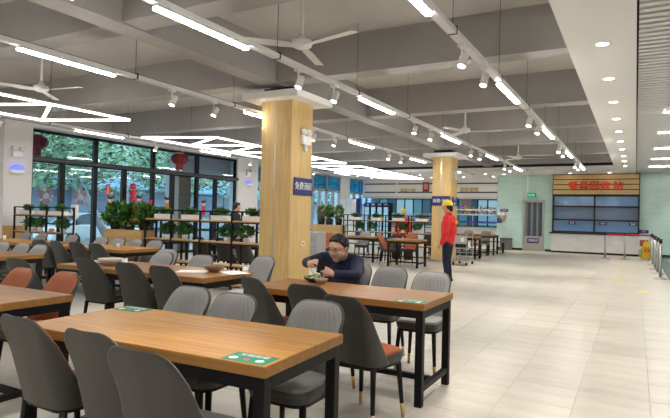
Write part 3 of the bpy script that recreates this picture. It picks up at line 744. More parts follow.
def blob(name, prims, mats_, parent, voxel=.008, smooth=4):
    """prims: ('c', p, q, r0, r1, mi) capsules and ('e', centre, radii, mi) ellipsoids fused into one continuous skin"""
    b = MB()
    for p in prims:
        if p[0] == 'c': cap_mesh(b, *p[1:5])
        else: b.ball(p[1], p[2], 20, 14)
    me = b.mesh(name, mats_, fix=True); o = put(name, me)
    r = o.modifiers.new('remesh', 'REMESH'); r.mode = 'VOXEL'; r.voxel_size = voxel
    s_ = o.modifiers.new('smooth', 'SMOOTH'); s_.factor = .5; s_.iterations = smooth
    ev = bpy.data.meshes.new_from_object(o.evaluated_get(bpy.context.evaluated_depsgraph_get()))
    bpy.data.objects.remove(o)
    ev.materials.clear()
    for q in mats_: ev.materials.append(q)
    n = len(ev.polygons); c = np.empty(n*3); ev.polygons.foreach_get('center', c); c = c.reshape(-1, 3)
    best = np.full(n, 1e9); idx = np.zeros(n, int)
    for p in prims:
        if p[0] == 'c':
            P, Q = np.array(p[1], float), np.array(p[2], float); d = Q-P; L = max(1e-9, d@d); t = np.clip(((c-P)@d)/L, 0, 1)
            ds = np.linalg.norm(c-(P+t[:, None]*d), axis=1)-(p[3]+(p[4]-p[3])*t); mi = p[5]
        else:
            R = np.array(p[2] if hasattr(p[2], '__len__') else (p[2],)*3, float); k = np.linalg.norm((c-np.array(p[1]))/R, axis=1); ds = (k-1)*R.min(); mi = p[3]
        msk = ds < best-1e-6; best[msk] = ds[msk]; idx[msk] = mi
    ev.polygons.foreach_set('material_index', idx.astype(np.int32)); ev.polygons.foreach_set('use_smooth', [True]*n); ev.update()
    return put(name, ev, parent)
def V(*a): return Vector(a)
mt_navyc = mat('navy_cloth', (.006, .010, .040), .85, vary=.2, scale=14, bump=.3, bscale=30)
mt_jean = mat('dark_jeans', (.012, .018, .045), .85, vary=.2, scale=20)
mt_redc = mat('red_jacket', (.85, .028, .03), .7, vary=.18, scale=12, bump=.4, bscale=18)
mt_shoe = mat('black_shoe', (.012, .012, .012), .5)
mt_lip = mat('lip', (.36, .12, .10), .5)
mt_eye = mat('eye_dark', (.01, .008, .007), .3)

def head_prims(c, R, s=1.0, skin=0, lip=None):
    """head looking along -Y of frame R, centre c (middle of skull); R is a 3x3 matrix"""
    def T(x, y, z): return c + R @ (V(x, y, z)*s)
    P = [('c', T(0, .012, .035), T(0, .03, .03), .078*s, .084*s, skin), ('c', T(0, -.02, .03), T(0, -.02, -.03), .072*s, .068*s, skin),
         ('c', T(0, -.045, -.055), T(0, -.05, -.085), .050*s, .034*s, skin), ('c', T(-.035, -.03, -.045), T(.035, -.03, -.045), .043*s, .043*s, skin),
         ('c', T(0, -.088, .012), T(0, -.103, -.022), .010*s, .015*s, skin), ('c', T(-.014, -.092, -.028), T(.014, -.092, -.028), .010*s, .010*s, skin),
         ('c', T(-.03, -.079, .03), T(.03, -.079, .03), .013*s, .013*s, skin),
         ('c', T(-.044, -.066, -.02), T(-.03, -.072, -.025), .022*s, .02*s, skin), ('c', T(.044, -.066, -.02), T(.03, -.072, -.025), .022*s, .02*s, skin),
         ('c', T(-.082, .015, .012), T(-.080, .01, -.02), .013*s, .009*s, skin), ('c', T(.082, .015, .012), T(.080, .01, -.02), .013*s, .009*s, skin)]
    P.append(('c', T(-.016, -.084, -.052), T(.016, -.084, -.052), .0075*s, .0075*s, skin if lip is None else lip))
    return P, T
def face_parts(T, R, body, s=1.0):
    for sx in (-1, 1):
        e = MB(); q = T(sx*.031, -.082, .014); e.ball(q, .0075*s); e.obj('eye', mt_eye, body, True)
        b = MB(); b.bar(T(sx*.016, -.094, .036), T(sx*.048, -.083, .034), .007*s, .006*s); b.obj('eyebrow', mt_hair, body)
def hand_prims(w, R, mi, curl=.5, side=1, s=1.0):
    """hand at wrist w; in frame R fingers run along -Y, palm faces -Z, thumb on side*X"""
    P = []
    def T(x, y, z): return w + R @ (V(x*side, y, z)*s)
    P.append(('c', T(.018, -.03, 0), T(.024, -.085, 0), .018*s, .016*s, mi)); P.append(('c', T(-.018, -.03, 0), T(-.024, -.08, 0), .018*s, .015*s, mi)); P.append(('c', T(0, -.01, 0), T(0, -.085, .002), .021*s, .016*s, mi))
    for k, (x, l) in enumerate(((.029, .068), (.010, .076), (-.010, .071), (-.029, .056))):
        p = T(x, -.088, 0); a = 0
        y, z = -.088, 0.
        for j, f in enumerate((.45, .32, .23)):
            a += curl*(.75+.25*j)
            y2, z2 = y-math.cos(a)*l*f, z-math.sin(a)*l*f
            P.append(('c', T(x, y, z), T(x, y2, z2), (.0095-.0008*j)*s, (.0088-.0008*j)*s, mi)); y, z = y2, z2
    P.append(('c', T(.028, -.03, -.004), T(.046, -.062, -.014), .013*s, .011*s, mi)); P.append(('c', T(.046, -.062, -.014), T(.044, -.092, -.03), .0105*s, .009*s, mi))
    return P
def frame(yaw, pitch=0, roll=0):
    return Matrix.Rotation(yaw, 3, 'Z') @ Matrix.Rotation(pitch, 3, 'X') @ Matrix.Rotation(roll, 3, 'Y')
def aim(d, up=(0, 0, 1)):
    """frame whose -Y runs along d and whose -Z is away from up"""
    y = -Vector(d).normalized(); x = y.cross(Vector(up)).normalized(); z = x.cross(y)
    return Matrix((x, y, z)).transposed()

# --- the man at the table
def seated_man():
    t = thing('person', 'man in navy top and glasses looking down at the phone he holds at the table', 'person', (-2.66, 5.03, 0))
    O = V(2.66, -5.03, 0)
    w = lambda x, y, z: V(x, y, z)+O
    hip, chest, neck = w(-2.62, 5.08, .56), w(-2.63, 5.0, .80), w(-2.625, 4.945, .975)
    hc = w(-2.605, 4.83, 1.04); HR = frame(-.16, .26, .04)
    SL, SR = w(-2.865, 4.98, .915), w(-2.465, 4.98, .905)      # shoulders
    EL, WL = w(-2.92, 4.75, .885), w(-2.785, 4.58, .90)      # arm by the column
    ER, WR = w(-2.335, 4.70, .805), w(-2.505, 4.54, .815)
    S, K, J = 1, 0, 2
    P, T = head_prims(hc, HR, 1.07, K, 3)
    P += [('c', neck-V(0, 0, .03), hc+HR @ V(0, .02, -.05), .062, .060, K)]
    P += [('c', hip, chest, .150, .160, S), ('c', hip-V(.07, 0, 0), hip+V(.07, 0, 0), .13, .13, S), ('c', chest-V(.10, 0, -.03), chest+V(.10, 0, .03), .125, .125, S),
          ('c', w(-2.83, 4.98, .925), w(-2.50, 4.98, .92), .066, .066, S), ('c', chest, neck-V(0, -.02, .05), .14, .075, S), ('e', w(-2.67, 4.92, .70), (.185, .19, .15), S)]
    for s_, e_, w_ in ((SL, EL, WL), (SR, ER, WR)):
        P += [('c', s_, e_, .072, .054, S), ('c', e_, e_+(w_-e_)*.86, .052, .037, S), ('c', e_+(w_-e_)*.85, w_, .028, .026, K)]
    for sx in (-1, 1):
        h_, k_, a_ = w(-2.66+sx*.09, 5.02, .54), w(-2.66+sx*.12, 4.62, .53), w(-2.66+sx*.13, 4.66, .10)
        P += [('c', h_, k_, .095, .066, J), ('c', k_, a_, .064, .044, J), ('c', a_-V(0, -.03, .06), a_-V(0, .15, .065), .034, .030, 4)]
    phone_c = w(-2.61, 4.50, .88)
    P += hand_prims(WL, aim(V(.8, -.35, .25), V(-.3, -.5, .8)), K, .55, -1, .95)
    P += hand_prims(WR, aim(V(-.85, -.15, .40), V(-.2, -.75, .5)), K, .45, 1, .95)
    body = blob('body', P, [mt_skin, mt_navyc, mt_jean, mt_lip, mt_shoe], t, .0065, 3)
    face_parts(T, HR, t, 1.07)
    # hair: short, swept up
    HP = []
    for (a, b, r) in (((0, .035, .062), (0, .055, .03), .079), ((-.035, -.022, .098), (.035, -.022, .100), .024), ((-.045, .025, .082), (.045, .025, .082), .042), ((-.068, .035, .04), (-.070, .04, .005), .022), ((.068, .035, .04), (.070, .04, .005), .022), ((0, .07, .02), (0, .085, -.035), .042), ((-.045, -.044, .090), (.035, -.050, .098), .020), ((-.06, -.02, .07), (-.068, .01, .03), .022), ((.06, -.02, .07), (.068, .01, .03), .022)):
        HP.append(('c', T(*a), T(*b), r*1.07, r*1.05, 0))
    blob('hair', HP, [mt_hair], t, .009, 2)
    # glasses
    g = MB()
    for sx in (-1, 1):
        n = 18; pts = [T(sx*.032+.024*math.cos(2*PI*k/n), -.099, .010+.017*math.sin(2*PI*k/n)) for k in range(n)]
        for k in range(n): g.tube(pts[k], pts[(k+1) % n], .0018, n=5)
        g.tube(T(sx*.056, -.098, .012), T(sx*.084, .0, .016), .0018, n=5)
    g.tube(T(-.008, -.100, .012), T(.008, -.100, .012), .0018, n=5); g.obj('glasses', mt_black, t)
    # collar
    cb = MB(); n = 20
    c0 = neck+V(0, -.012, -.045)
    for k in range(n):
        a0, a1 = 2*PI*k/n, 2*PI*(k+1)/n; q = lambda a: c0+V(.084*math.cos(a), .080*math.sin(a), .028*math.sin(a))
        cb.tube(q(a0), q(a1), .013, n=8)
    cb.obj('collar', mt_navyc, t, True)
    # phone in the hands
    ph = thing('phone', 'black phone held in both hands by the seated man', 'phone', phone_c-O)
    ph.rotation_euler = (-1.05, .25, .35)
    bevel(MB().box((-.037, -.076, -.004), (.037, .076, .004)).obj('phone_body', mt_blackp, ph), .003)
    MB().box((-.034, -.070, .0041), (.034, .070, .0048)).obj('screen', mat('phone_screen', (.05, .06, .08), .1), ph)
seated_man()

def standing(name_label, x, y, rz, h, cloth, trousers, cap=None, lean=0.0, voxel=.010, back_print=False, hair=True, arm=.0):
    t = thing('person', name_label, 'person', (x, y, 0), rz); s = h/1.72
    w = lambda a, b, c: V(a, b, c)*s
    HR = frame(0, .12); hc = w(0, -.03-lean, 1.595)
    P, T = head_prims(hc, HR, s, 0, 3)
    P += [('c', w(0, .005-lean, 1.43), hc+HR @ V(0, .02, -.05)*s, .056*s, .056*s, 0),
          ('c', w(0, .0, .96), w(0, .01-lean, 1.24), .150*s, .165*s, 1), ('c', w(-.09, .01-lean, 1.26), w(.09, .01-lean, 1.26), .12*s, .12*s, 1), ('c', w(-.07, 0, .90), w(.07, 0, .90), .125*s, .125*s, 1),
          ('c', w(-.155, .015-lean, 1.375), w(.155, .015-lean, 1.375), .068*s, .068*s, 1), ('c', w(0, .01-lean, 1.36), w(0, .005-lean, 1.45), .09*s, .072*s, 1)]
    for sx in (-1, 1):
        sh, el, wr = w(sx*.20, .02-lean, 1.365), w(sx*.265, .05-lean-arm*.3, 1.09), w(sx*.25, -.05-lean-arm, .86)
        P += [('c', sh, el, .080*s, .068*s, 1), ('c', el, wr, .068*s, .054*s, 1), ('c', wr, wr+(wr-el)*.12, .028*s, .026*s, 0)]
        P += hand_prims(wr+(wr-el)*.10, aim(wr-el+V(0, -.08, 0), (sx*1.0, 0, .15)), 0, .35, -sx, 1.0*s)
        hp, kn, an = w(sx*.095, 0, .86), w(sx*.10, -.02, .48), w(sx*.105, .03, .09)
        P += [('c', hp, kn, .098*s, .066*s, 2), ('c', kn, an, .066*s, .048*s, 2), ('c', an-V(0, -.03, .045)*s, an-V(0, .14, .055)*s, .040*s, .034*s, 4)]
    blob('body', P, [mt_skin, cloth, trousers, mt_lip, mt_shoe], t, voxel, 3)
    face_parts(T, HR, t, s)
    HP = [('c', T(0, .03, .05 if cap else .06), T(0, .05, .02), (.076 if cap else .084)*s, .08*s, 0), ('c', T(0, .06, .01), T(0, .075, -.045), .055*s, .05*s, 0), ('c', T(-.066, .03, .05), T(-.07, .03, 0), .028*s, .024*s, 0), ('c', T(.066, .03, .05), T(.07, .03, 0), .028*s, .024*s, 0), ('c', T(-.04, -.01 if cap else -.03, .06 if cap else .095), T(.04, -.01 if cap else -.03, .06 if cap else .095), .036*s, .036*s, 0)]
    blob('hair', HP, [mt_hair], t, .011, 2)
    if cap:
        b = MB(); c = T(0, .012, .05); n = 20; vs = []; fs = []
        for j in range(7):
            a = PI/2*j/6
            for k in range(n): q = 2*PI*k/n; vs.append(hc+HR @ (V(.112*math.cos(q)*math.cos(a)**.8, .012+.122*math.sin(q)*math.cos(a)**.8, .042+.125*math.sin(a))*s))
        for j in range(6):
            for k in range(n): fs.append((j*n+k, j*n+(k+1) % n, (j+1)*n+(k+1) % n, (j+1)*n+k))
        b.add(vs, fs); cp = b.obj('cap', cap, t, True)
        br = MB(); pts = [T(.085*math.cos(a), -.075-.085*math.sin(a), .042-.02*math.sin(a)) for a in [PI*k/10 for k in range(11)]]
        br.prism(pts, HR @ V(0, 0, .008*s)); br.obj('cap_brim', cap, cp)
    if back_print:
        text('back_print', '餐饮', .085*s, w(0, .185-lean, 1.28), (PI/2, 0, PI), mt_yellow, t, .012)
    if cap:
        cb = MB(); n = 16
        for k in range(n):
            a0, a1 = 2*PI*k/n, 2*PI*(k+1)/n; q = lambda a: w(.075*math.cos(a), .005-lean+.07*math.sin(a), 1.455)
            cb.tube(q(a0), q(a1), .016*s, n=8)
        cb.obj('collar', cloth, t, True)
    return t
standing('worker in red jacket, yellow cap and dark jeans standing before the far oak column', -3.48, 11.33, math.radians(-90), 1.70, mt_redc, mt_jean, mt_yellow, 0, .009, True)
standing('worker in red jacket and yellow cap behind the far plant shelf', -7.15, 18.0, math.radians(20), 1.60, mt_redc, mt_jean, mt_yellow, .03, .012)
p_ = onY(234, 206, 10.6)
standing('dark haired person in dark clothes behind the near plant shelf', p_.x, 10.6, math.radians(150), 1.62, mat('dark_grey_cloth', (.03, .035, .045), .9), mt_jean, None, .05, .012)

# ================================================================== TRAY RETURN STATION ON THE GREEN WALL
st = thing('return_station', 'tray return station with oak plank sign, blue-lit glass and white counter', 'service counter', (-1.49, YB, 0))
H_ = 1.625
k_ = MB().box((-H_, -.16, 2.43), (H_, 0, ZG-.005)).obj('sign_backing', mt_blackp, st)
for q in range(4):
    z0 = 2.455+q*.212; bevel(MB().box((-H_+.03, -.20, z0), (H_-.03, -.16, z0+.175)).obj('plank', mt_plank, st), .004)
for c, x in zip('餐具回收站', (-.82, -.415, -.01, .40, .85)): text('sign_letter', c, .38, (x, -.235, 2.79), RX['-y'], mt_red, st, .018, thick=.011)
f = MB()
for x in (-H_, -.03, H_-.06): f.box((x, -.14, .86), (x+.06, -.02, 2.43))
for z in (.86, 1.36, 1.92, 2.37): f.box((-H_, -.14, z), (H_, -.02, z+.06))
f.obj('window_frame', mt_blackp, st)
g_row = [mat('room_lit_pane', (.17, .33, .60), .08, spec=.8), mat('room_dim_pane', (.11, .17, .27), .08, spec=.8)]  # opaque panes; the lit room behind is put into their colours
for i, (z0, z1) in enumerate(((.92, 1.36), (1.42, 1.92), (1.98, 2.37))):
    for x0, x1 in ((-H_+.06, -.03), (.03, H_-.06)): MB().box((x0, -.07, z0), (x1, -.05, z1)).obj('pane', g_row[1 if i == 1 else 0], st)
for x in (-.85, .32, 1.40): 
    pz_ = MB().box((x-.14, -.085, 1.20), (x+.14, -.07, 1.31)).obj('notice_plate', mt_navy, st); text('lettering', '餐具', .085, (x, -.087, 1.255), RX['-y'], mt_print, pz_, .001)
bevel(MB().box((-H_-.06, -.42, .80), (H_+.02, 0, .86)).obj('counter_top', mt_blackp, st), .006)
mb_m = mat('white_marble', (.82, .81, .80), .3, vary=.12, scale=2.2)
for q in range(3):
    a = -H_+q*(2*H_/3); MB().box((a+.004, -.36, .08), (a+2*H_/3-.004, 0, .80)).obj('front_panel', mb_m, st)
MB().box((-H_, -.33, 0), (H_, 0, .08)).obj('plinth', mt_blackp, st)
nt_ = tag(put('notice_board', None, None, (.30, YB-.42, 0)), 'white notice board with red print behind the wet floor sign', 'sign')
MB().box((-.20, -.01, .30), (.20, .01, .80)).obj('board', mt_print, nt_); MB().box((-.15, -.014, .42), (.15, -.01, .66)).obj('red_print', mat('dull_red', (.35, .05, .05), .5), nt_)
for sx in (-.18, .17): MB().box((sx, -.008, 0), (sx+.02, .008, .30)).obj('leg', mt_steel, nt_)

# door with plastic strip curtain
dr = struct(put('door_1', None, None, (-3.89, YB, 0)))
f = MB()
f.box((-.43, -.05, 0), (-.36, .02, 2.18)); f.box((.36, -.05, 0), (.43, .02, 2.18)); f.box((-.43, -.05, 2.11), (.43, .02, 2.18)); f.obj('door_frame', mt_steel, dr)
MB().box((-.36, -.03, .0), (.36, -.005, .64)).obj('kick_panel', mat('door_steel', (.42, .40, .36), .4, .3), dr)
MB().box((-.36, -.010, .64), (.36, -.004, 2.11)).obj('opening_shade', mat('room_shade', (.03, .04, .05), .6), dr)  # dark sheet on the wall; shade of the room behind is in its colour
strip = glass('plastic_strip', (.55, .62, .66), rough=.1)
sm_ = [mat('strip_a', (.20, .24, .26), .15), mat('strip_b', (.07, .10, .13), .12), mat('strip_c', (.12, .16, .19), .12)]
for q in range(9): MB().box((-.35+.078*q, -.026+.006*(q % 2), .60), (-.35+.078*q+(.05 if q % 3 else .075), -.022+.006*(q % 2), 2.10)).obj('curtain_strip', sm_[(q*2) % 3], dr)
pp = MB().box((-.24, -.038, .34), (.24, -.03, .56)).obj('door_plate', mt_navy, dr); text('lettering', '洗碗间', .14, (0, -.040, .45), RX['-y'], mt_print, pp, .001)
ex = thing('exit_sign', 'green lit exit sign hung above the strip curtain door', 'exit sign', (-3.97, YB-.10, 2.34))
MB().box((-.17, -.03, 0), (.17, .03, .16)).obj('sign_box', mat('exit_box', (.02, .10, .05), .4), ex); MB().box((-.15, -.034, .02), (.15, -.03, .14)).obj('sign_face', mat('exit_green', (.0, .35, .14), .5, emit=.5), ex)
text('running_mark', '◀ 出口', .09, (0, -.036, .08), RX['-y'], mt_print, ex, .001)
cd = thing('conduit', 'white vertical conduit from the soffit to the exit sign', 'conduit', (-4.15, YB-.03, 2.40)); MB().box((-.03, -.02, 0), (.03, .02, ZG-2.40)).obj('channel', mt_white, cd); MB().box((-.05, -.03, -.02), (.05, .03, .10)).obj('junction_box', mt_white, cd)
for (x, z, w_, h_, tx, lab) in ((-5.14, 1.74, .34, .13, '洗手处', 'small blue plate above the round dryer on the green wall'), (-5.34, 1.28, .20, .22, '!', 'square blue plate at the corner of the green wall'), (.28, .98, .36, .13, '回收', 'small blue plate beside the return counter')):
    t = thing('wall_plate', lab, 'sign', (x, YB-.012, z)); MB().box((-w_/2, -.006, -h_/2), (w_/2, .006, h_/2)).obj('plate', mt_navy, t); text('lettering', tx, h_*.6, (0, -.008, 0), RX['-y'], mt_print, t, .001)
dy = thing('hand_dryer', 'round beige hand dryer on the green tiled wall', 'hand dryer', (-5.18, YB-.09, 1.38)); MB().ball((0, 0, .1), (.15, .085, .16), 14, 10).obj('casing', mat('beige_plastic', (.50, .42, .33), .4), dy, True); MB().tube((0, -.02, -.10), (0, -.02, -.04), .05, n=12).obj('nozzle', mt_steel, dy)
bn = thing('waste_bin', 'grey box bin against the green wall near the bench', 'bin', (-4.98, YB-.24, 0)); bevel(MB().box((-.22, -.2, 0), (.22, .2, .46)).obj('bin_body', mat('bin_grey', (.12, .13, .13), .5), bn), .01); bevel(MB().box((-.235, -.215, .46), (.235, .215, .52)).obj('lid', mat('bin_lid', (.07, .075, .08), .5), bn), .01)
hb = thing('hand_basin', 'narrow pale towel box beside the corner plate', 'box', (-5.36, YB-.06, 1.62)); MB().box((-.06, -.05, 0), (.06, .05, .0)).obj('lip', mt_white, hb) if False else bevel(MB().box((-.06, -.05, -.14), (.06, .05, .0)).obj('box_body', mt_white, hb), .008); MB().box((-.045, -.056, -.15), (.045, -.05, -.11)).obj('slot', mt_blackp, hb)

# queue posts, wet floor sign, arrows
post_b = MB().lathe([(0, 0), (.16, 0), (.16, .015), (.05, .035), (.03, .05), (0, .05)], 20).mesh('base', mt_steel, True)
post_p = MB().tube((0, 0, .04), (0, 0, .90), .030, n=14).mesh('pole', mt_steel, True)
post_h = MB().tube((0, 0, .86), (0, 0, .97), .036, n=14).mesh('belt_head', mt_blackp, True)
posts = [(-.96, 22.33, 'steel queue post at the open end of the red belt'), (-.33, 22.35, 'steel queue post in the middle of the red belt'), (.50, 22.1, 'steel queue post at the corner of the belt barrier'),
         (.50, 20.2, 'steel queue post second from the belt corner'), (.515, 18.4, 'steel queue post third from the belt corner'), (.535, 16.9, 'steel queue post fourth from the belt corner'), (.545, 15.45, 'steel queue post at the near end of the belt barrier')]
belt_r = mat('belt_red', (.42, .02, .04), .6); belt_k = mat('belt_dark', (.10, .03, .035), .6)
for i, (x, y, lab) in enumerate(posts):
    t = thing('queue_post', lab, 'queue post', (x, y, 0)); put('base', post_b, t); put('pole', post_p, t); put('belt_head', post_h, t)
    if i < 6:
        n = posts[i+1]; d = Vector((n[0]-x, n[1]-y, 0)); u = d.normalized()*.04
        MB().bar((u.x, u.y, .90), (d.x-u.x, d.y-u.y, .90), .004, .055).obj('belt', belt_r if i < 2 else belt_k, t)
wf = thing('wet_floor_sign', 'yellow folding wet floor sign beside the belt barrier', 'floor sign', (.36, 23.5, 0), .25)
for s_, a_ in ((1, .16), (-1, -.16)):
    MB().prism([(-.16, -.15*s_, 0), (-.09, -.15*s_, 0), (-.07, -.14*s_, .06), (.07, -.14*s_, .06), (.09, -.15*s_, 0), (.16, -.15*s_, 0), (.10, -.012*s_, .62), (-.10, -.012*s_, .62)], (0, .018*s_, 0)).obj('panel', mt_yellow, wf)
MB().box((-.05, -.012, .60), (.05, .012, .66)).obj('handle', mt_yellow, wf)
text('lettering', '小心\n地滑', .11, (0, -.115, .34), (PI/2-.22, 0, 0), mt_red, wf, .012)
arrow_m = mat('yellow_floor_film', (.78, .70, .12), .5)
for (x, y, r_, lab) in ((-.42, 19.4, 0, 'yellow floor arrow closest to the queue belt'), (-.41, 17.5, 0, 'yellow floor arrow second from the queue belt'), (-.40, 16.2, 0, 'yellow floor arrow third from the queue belt'), (-.37, 14.5, 0, 'yellow floor arrow beside the near end of the belt posts'), (.15, 12.35, .6, 'yellow floor arrow furthest out on the aisle tiles')):
    t = thing('floor_arrow', lab, 'floor marking', (x, y, .001), r_); t.scale = (.62, .62, 1)
    MB().prism([(-.16, -.22, 0), (.16, -.22, 0), (.16, .02, 0), (.26, .02, 0), (0, .28, 0), (-.26, .02, 0), (-.16, .02, 0)], (0, 0, .002)).obj('arrow_film', arrow_m, t)
for x, y in ((-1.1, 14.3), (.05, 14.2)):
    t = thing('floor_tape', 'short worn yellow tape line on the aisle floor', 'floor marking', (x, y, .001), 0, 'yellow tape lines'); MB().box((-.42, -.03, 0), (.42, .03, .002)).obj('tape', mat('worn_tape', (.62, .55, .20), .6), t)
sbox('trim_4', (.72, 3, -.002), (1.02, YB, .004), mat('dark_green_stone', (.06, .10, .09), .25))
sbox('trim_5', (1.02, 3, -.002), (7.0, YB, .012), mat('pale_polished_stone', (.55, .60, .60), .12))

# ================================================================== SIGNS AND FITTINGS ON COLUMNS
def plate_x(X, x0, x1, y0, y1, lab, rows, size):
    a, b = onX(x0, y0, X), onX(x1, y1, X); t = thing('column_sign', lab, 'sign', (X+.012, (a.y+b.y)/2, (a.z+b.z)/2)); w_, h_ = abs(b.y-a.y)/2, abs(a.z-b.z)/2
    bevel(MB().box((-.010, -w_, -h_), (.010, w_, h_)).obj('plate', mt_navy, t), .002)
    for i, r_ in enumerate(rows): text('lettering', r_, size, (.012, 0, (len(rows)-1)*size*.65-i*size*1.3), RX['+x'], mt_print, t, .002)
plate_x(C1X, 293.5, 311.2, 177, 196, 'navy square sign with white lettering on the near oak column', ['免费汤区'], .135)
plate_x(C2X, 451.8, 457.2, 197, 206.5, 'navy two-row sign on the aisle face of the far oak column', ['师生', '餐区'], .13)
a, b = onY(432, 196, C2Y), onY(450.5, 206, C2Y)
t = thing('column_sign', 'wide navy sign behind the yellow cap on the far oak column', 'sign', ((a.x+b.x)/2, C2Y-.012, (a.z+b.z)/2)); bevel(MB().box((-.29, -.01, -.15), (.29, .01, .15)).obj('plate', mt_navy, t), .002); text('lettering', '自助 米饭', .125, (0, -.012, 0), RX['-y'], mt_print, t, .002)
def emergency(loc, lab, face):
    t = thing('emergency_light', lab, 'emergency light', loc, {'+x': PI/2, '-y': 0}[face])
    bevel(MB().box((-.13, -.07, 0), (.13, 0, .15)).obj('housing', mt_white, t), .008)
    for sx in (-1, 1):
        l = MB().ball((sx*.085, -.04, .21), (.062, .045, .062), 14, 8).obj('lamp_head', mt_white, t, True); MB().lathe([(0, 0), (.045, 0)], 14).obj('lens', mat('lens_pale', (.8, .82, .85), .15), l); l.children[0].location = (sx*.085, -.086, .21); l.children[0].rotation_euler = (PI/2, 0, 0)
        MB().tube((sx*.085, -.035, .13), (sx*.085, -.035, .17), .014, n=8).obj('neck', mt_white, t)
    MB().tube((0, -.035, -.10), (0, -.035, 0), .03, n=10).obj('plug', mt_white, t)
p = onX(304, 141, C1X); emergency((C1X, p.y, p.z-.07), 'twin head emergency light high on the near oak column', '+x')
p = onX(455, 175, C2X); emergency((C2X, p.y, p.z-.07), 'twin head emergency light high on the far oak column', '+x')
p = onX(302.5, 243.5, C1X); t = thing('wall_socket', 'white wall socket low on the near oak column', 'socket', (C1X, p.y, p.z)); bevel(MB().box((0, -.043, -.043), (.012, .043, .043)).obj('face_plate', mt_white, t), .003); MB().box((.012, -.015, -.02), (.013, .015, .02)).obj('slots', mt_blackp, t)
blue_glow = mat('blue_dome', (.10, .14, .75), .3, emit=.6)
for (px_, py_, lab) in ((16, 170, 'oval white wall lamp with blue dome on the pillar by the plant shelf'), (248, 184, 'oval white wall lamp with blue dome on the pillar behind the near column')):
    p = onX(px_, py_, XW+.02); t = thing('insect_lamp', lab, 'wall lamp', (XW+.02, p.y, p.z)); s_ = .19
    MB().ball((.05, 0, -.03), (.07, s_, .085), 18, 10).obj('tray', mt_white, t, True); MB().ball((.06, 0, .045), (.065, s_*.86, .085), 18, 10).obj('dome', blue_glow, t, True)
    q = thing('emergency_light', 'small twin head emergency light above the ' + lab.split(' with')[0].replace('oval white ', '') + lab.split('dome')[1], 'emergency light', (XW+.02, p.y, p.z+.38), PI/2)
    bevel(MB().box((-.12, -.06, -.07), (.12, 0, .07)).obj('housing', mt_white, q), .008)
    for sx in (-1, 1): MB().ball((sx*.10, -.05, .13), (.06, .05, .06), 12, 8).obj('lamp_head', mt_lampw, q, True)

# ================================================================== FAR FOOD COUNTERS
YC = 26.6
fa = struct(MB().box((-12.9, YC-.06, 2.36), (-5.46, YC+.06, ZG)).obj('wall_fascia', mt_gyp))
strips = [(2.58, .06), (3.02, .06)]
for z, h in strips:
    for x0, x1 in ((-12.8, -11.0), (-10.9, -8.8), (-8.0, -5.5)): MB().box((x0, YC-.075, z), (x1, YC-.06, z+h)).obj('dark_strip', mat('dark_bronze', (.06, .05, .045), .5), fa)
MB().box((-12.9, YC-.12, 2.30), (-5.46, YC+.1, 2.40)).obj('fascia_lip', mat('lip_white', (.72, .72, .70), .5), fa)
gold = mat('gold_letter', (.62, .47, .16), .4)
p = onY(408, 190.5, YC-.1); t = thing('fascia_sign', 'gold lettering on the white fascia left of the far column', 'sign', (p.x, YC-.1, p.z)); text('lettering', '风味小吃', .22, (0, 0, 0), RX['-y'], gold, t, .02)
p = onY(426, 187, YC-.1); t = thing('fascia_emblem', 'dark red emblem sign on the white fascia beside the far column', 'sign', (p.x, YC-.12, p.z)); bevel(MB().box((-.17, -.02, -.24), (.17, .02, .24)).obj('board', mat('emblem_red', (.38, .02, .03), .5), t), .01); text('mark', '食', .32, (0, -.022, 0), RX['-y'], mat('emblem_pale', (.75, .55, .5), .5), t, .004)
p = onY(469, 190, YC-.1); t = thing('fascia_sign', 'gold lettering on the white fascia between far column and green wall', 'sign', (p.x, YC-.1, p.z)); text('lettering', '营养套餐', .24, (0, 0, 0), RX['-y'], gold, t, .02)
# serving counters
cw = mat('counter_white', (.62, .64, .66), .35)
for i, (x0, x1, lab) in enumerate(((-11.1, -9.9, 'white serving counter with glass guard next to the drink coolers'), (-9.85, -8.2, 'white serving counter with glass guard behind the far plant shelf'), (-8.15, -5.6, 'white serving counter with glass guard next to the green wall corner'))):
    t = thing('serving_counter', lab, 'counter', ((x0+x1)/2, YC, 0)); a = (x1-x0)/2
    MB().box((-a, -.3, 0), (a, .35, .88)).obj('counter_body', cw, t); MB().box((-a, -.36, .88), (a, .4, .93)).obj('counter_top', mt_steel, t)
    MB().box((-a, -.31, 1.12), (a, -.29, 1.22)).obj('price_strip', mat('navy_strip', (.03, .05, .30), .4), t)
    MB().box((-a, -.30, .93), (a, -.285, 1.5)).obj('sneeze_guard', g_clear, t); MB().box((-a, -.32, 1.5), (a, .1, 1.53)).obj('guard_shelf', mt_steel, t)
    for x in (-a+.03, 0, a-.03): MB().box((x-.015, -.31, .93), (x+.015, -.28, 1.5)).obj('guard_post', mt_steel, t)
# blue kitchen windows; the light behind them is a glow set in the panes
wn = struct(put('window_20', None, None, (0, YF-.06, 0)))
kb = [mat('kitchen_pane_a', (.10, .27, .36), .2, emit=.22), mat('kitchen_pane_b', (.24, .42, .52), .2, emit=.3), mat('kitchen_pane_c', (.05, .15, .22), .2, emit=.15)]
for q in range(14):
    x0 = -12.6+q*.5; MB().box((x0+.03, -.02, 1.0), (x0+.47, .02, 2.28)).obj('pane', kb[(q*5+q//3) % 3], wn); MB().box((x0-.03, -.04, .95), (x0+.03, .04, 2.32)).obj('mullion', mt_blackp, wn)
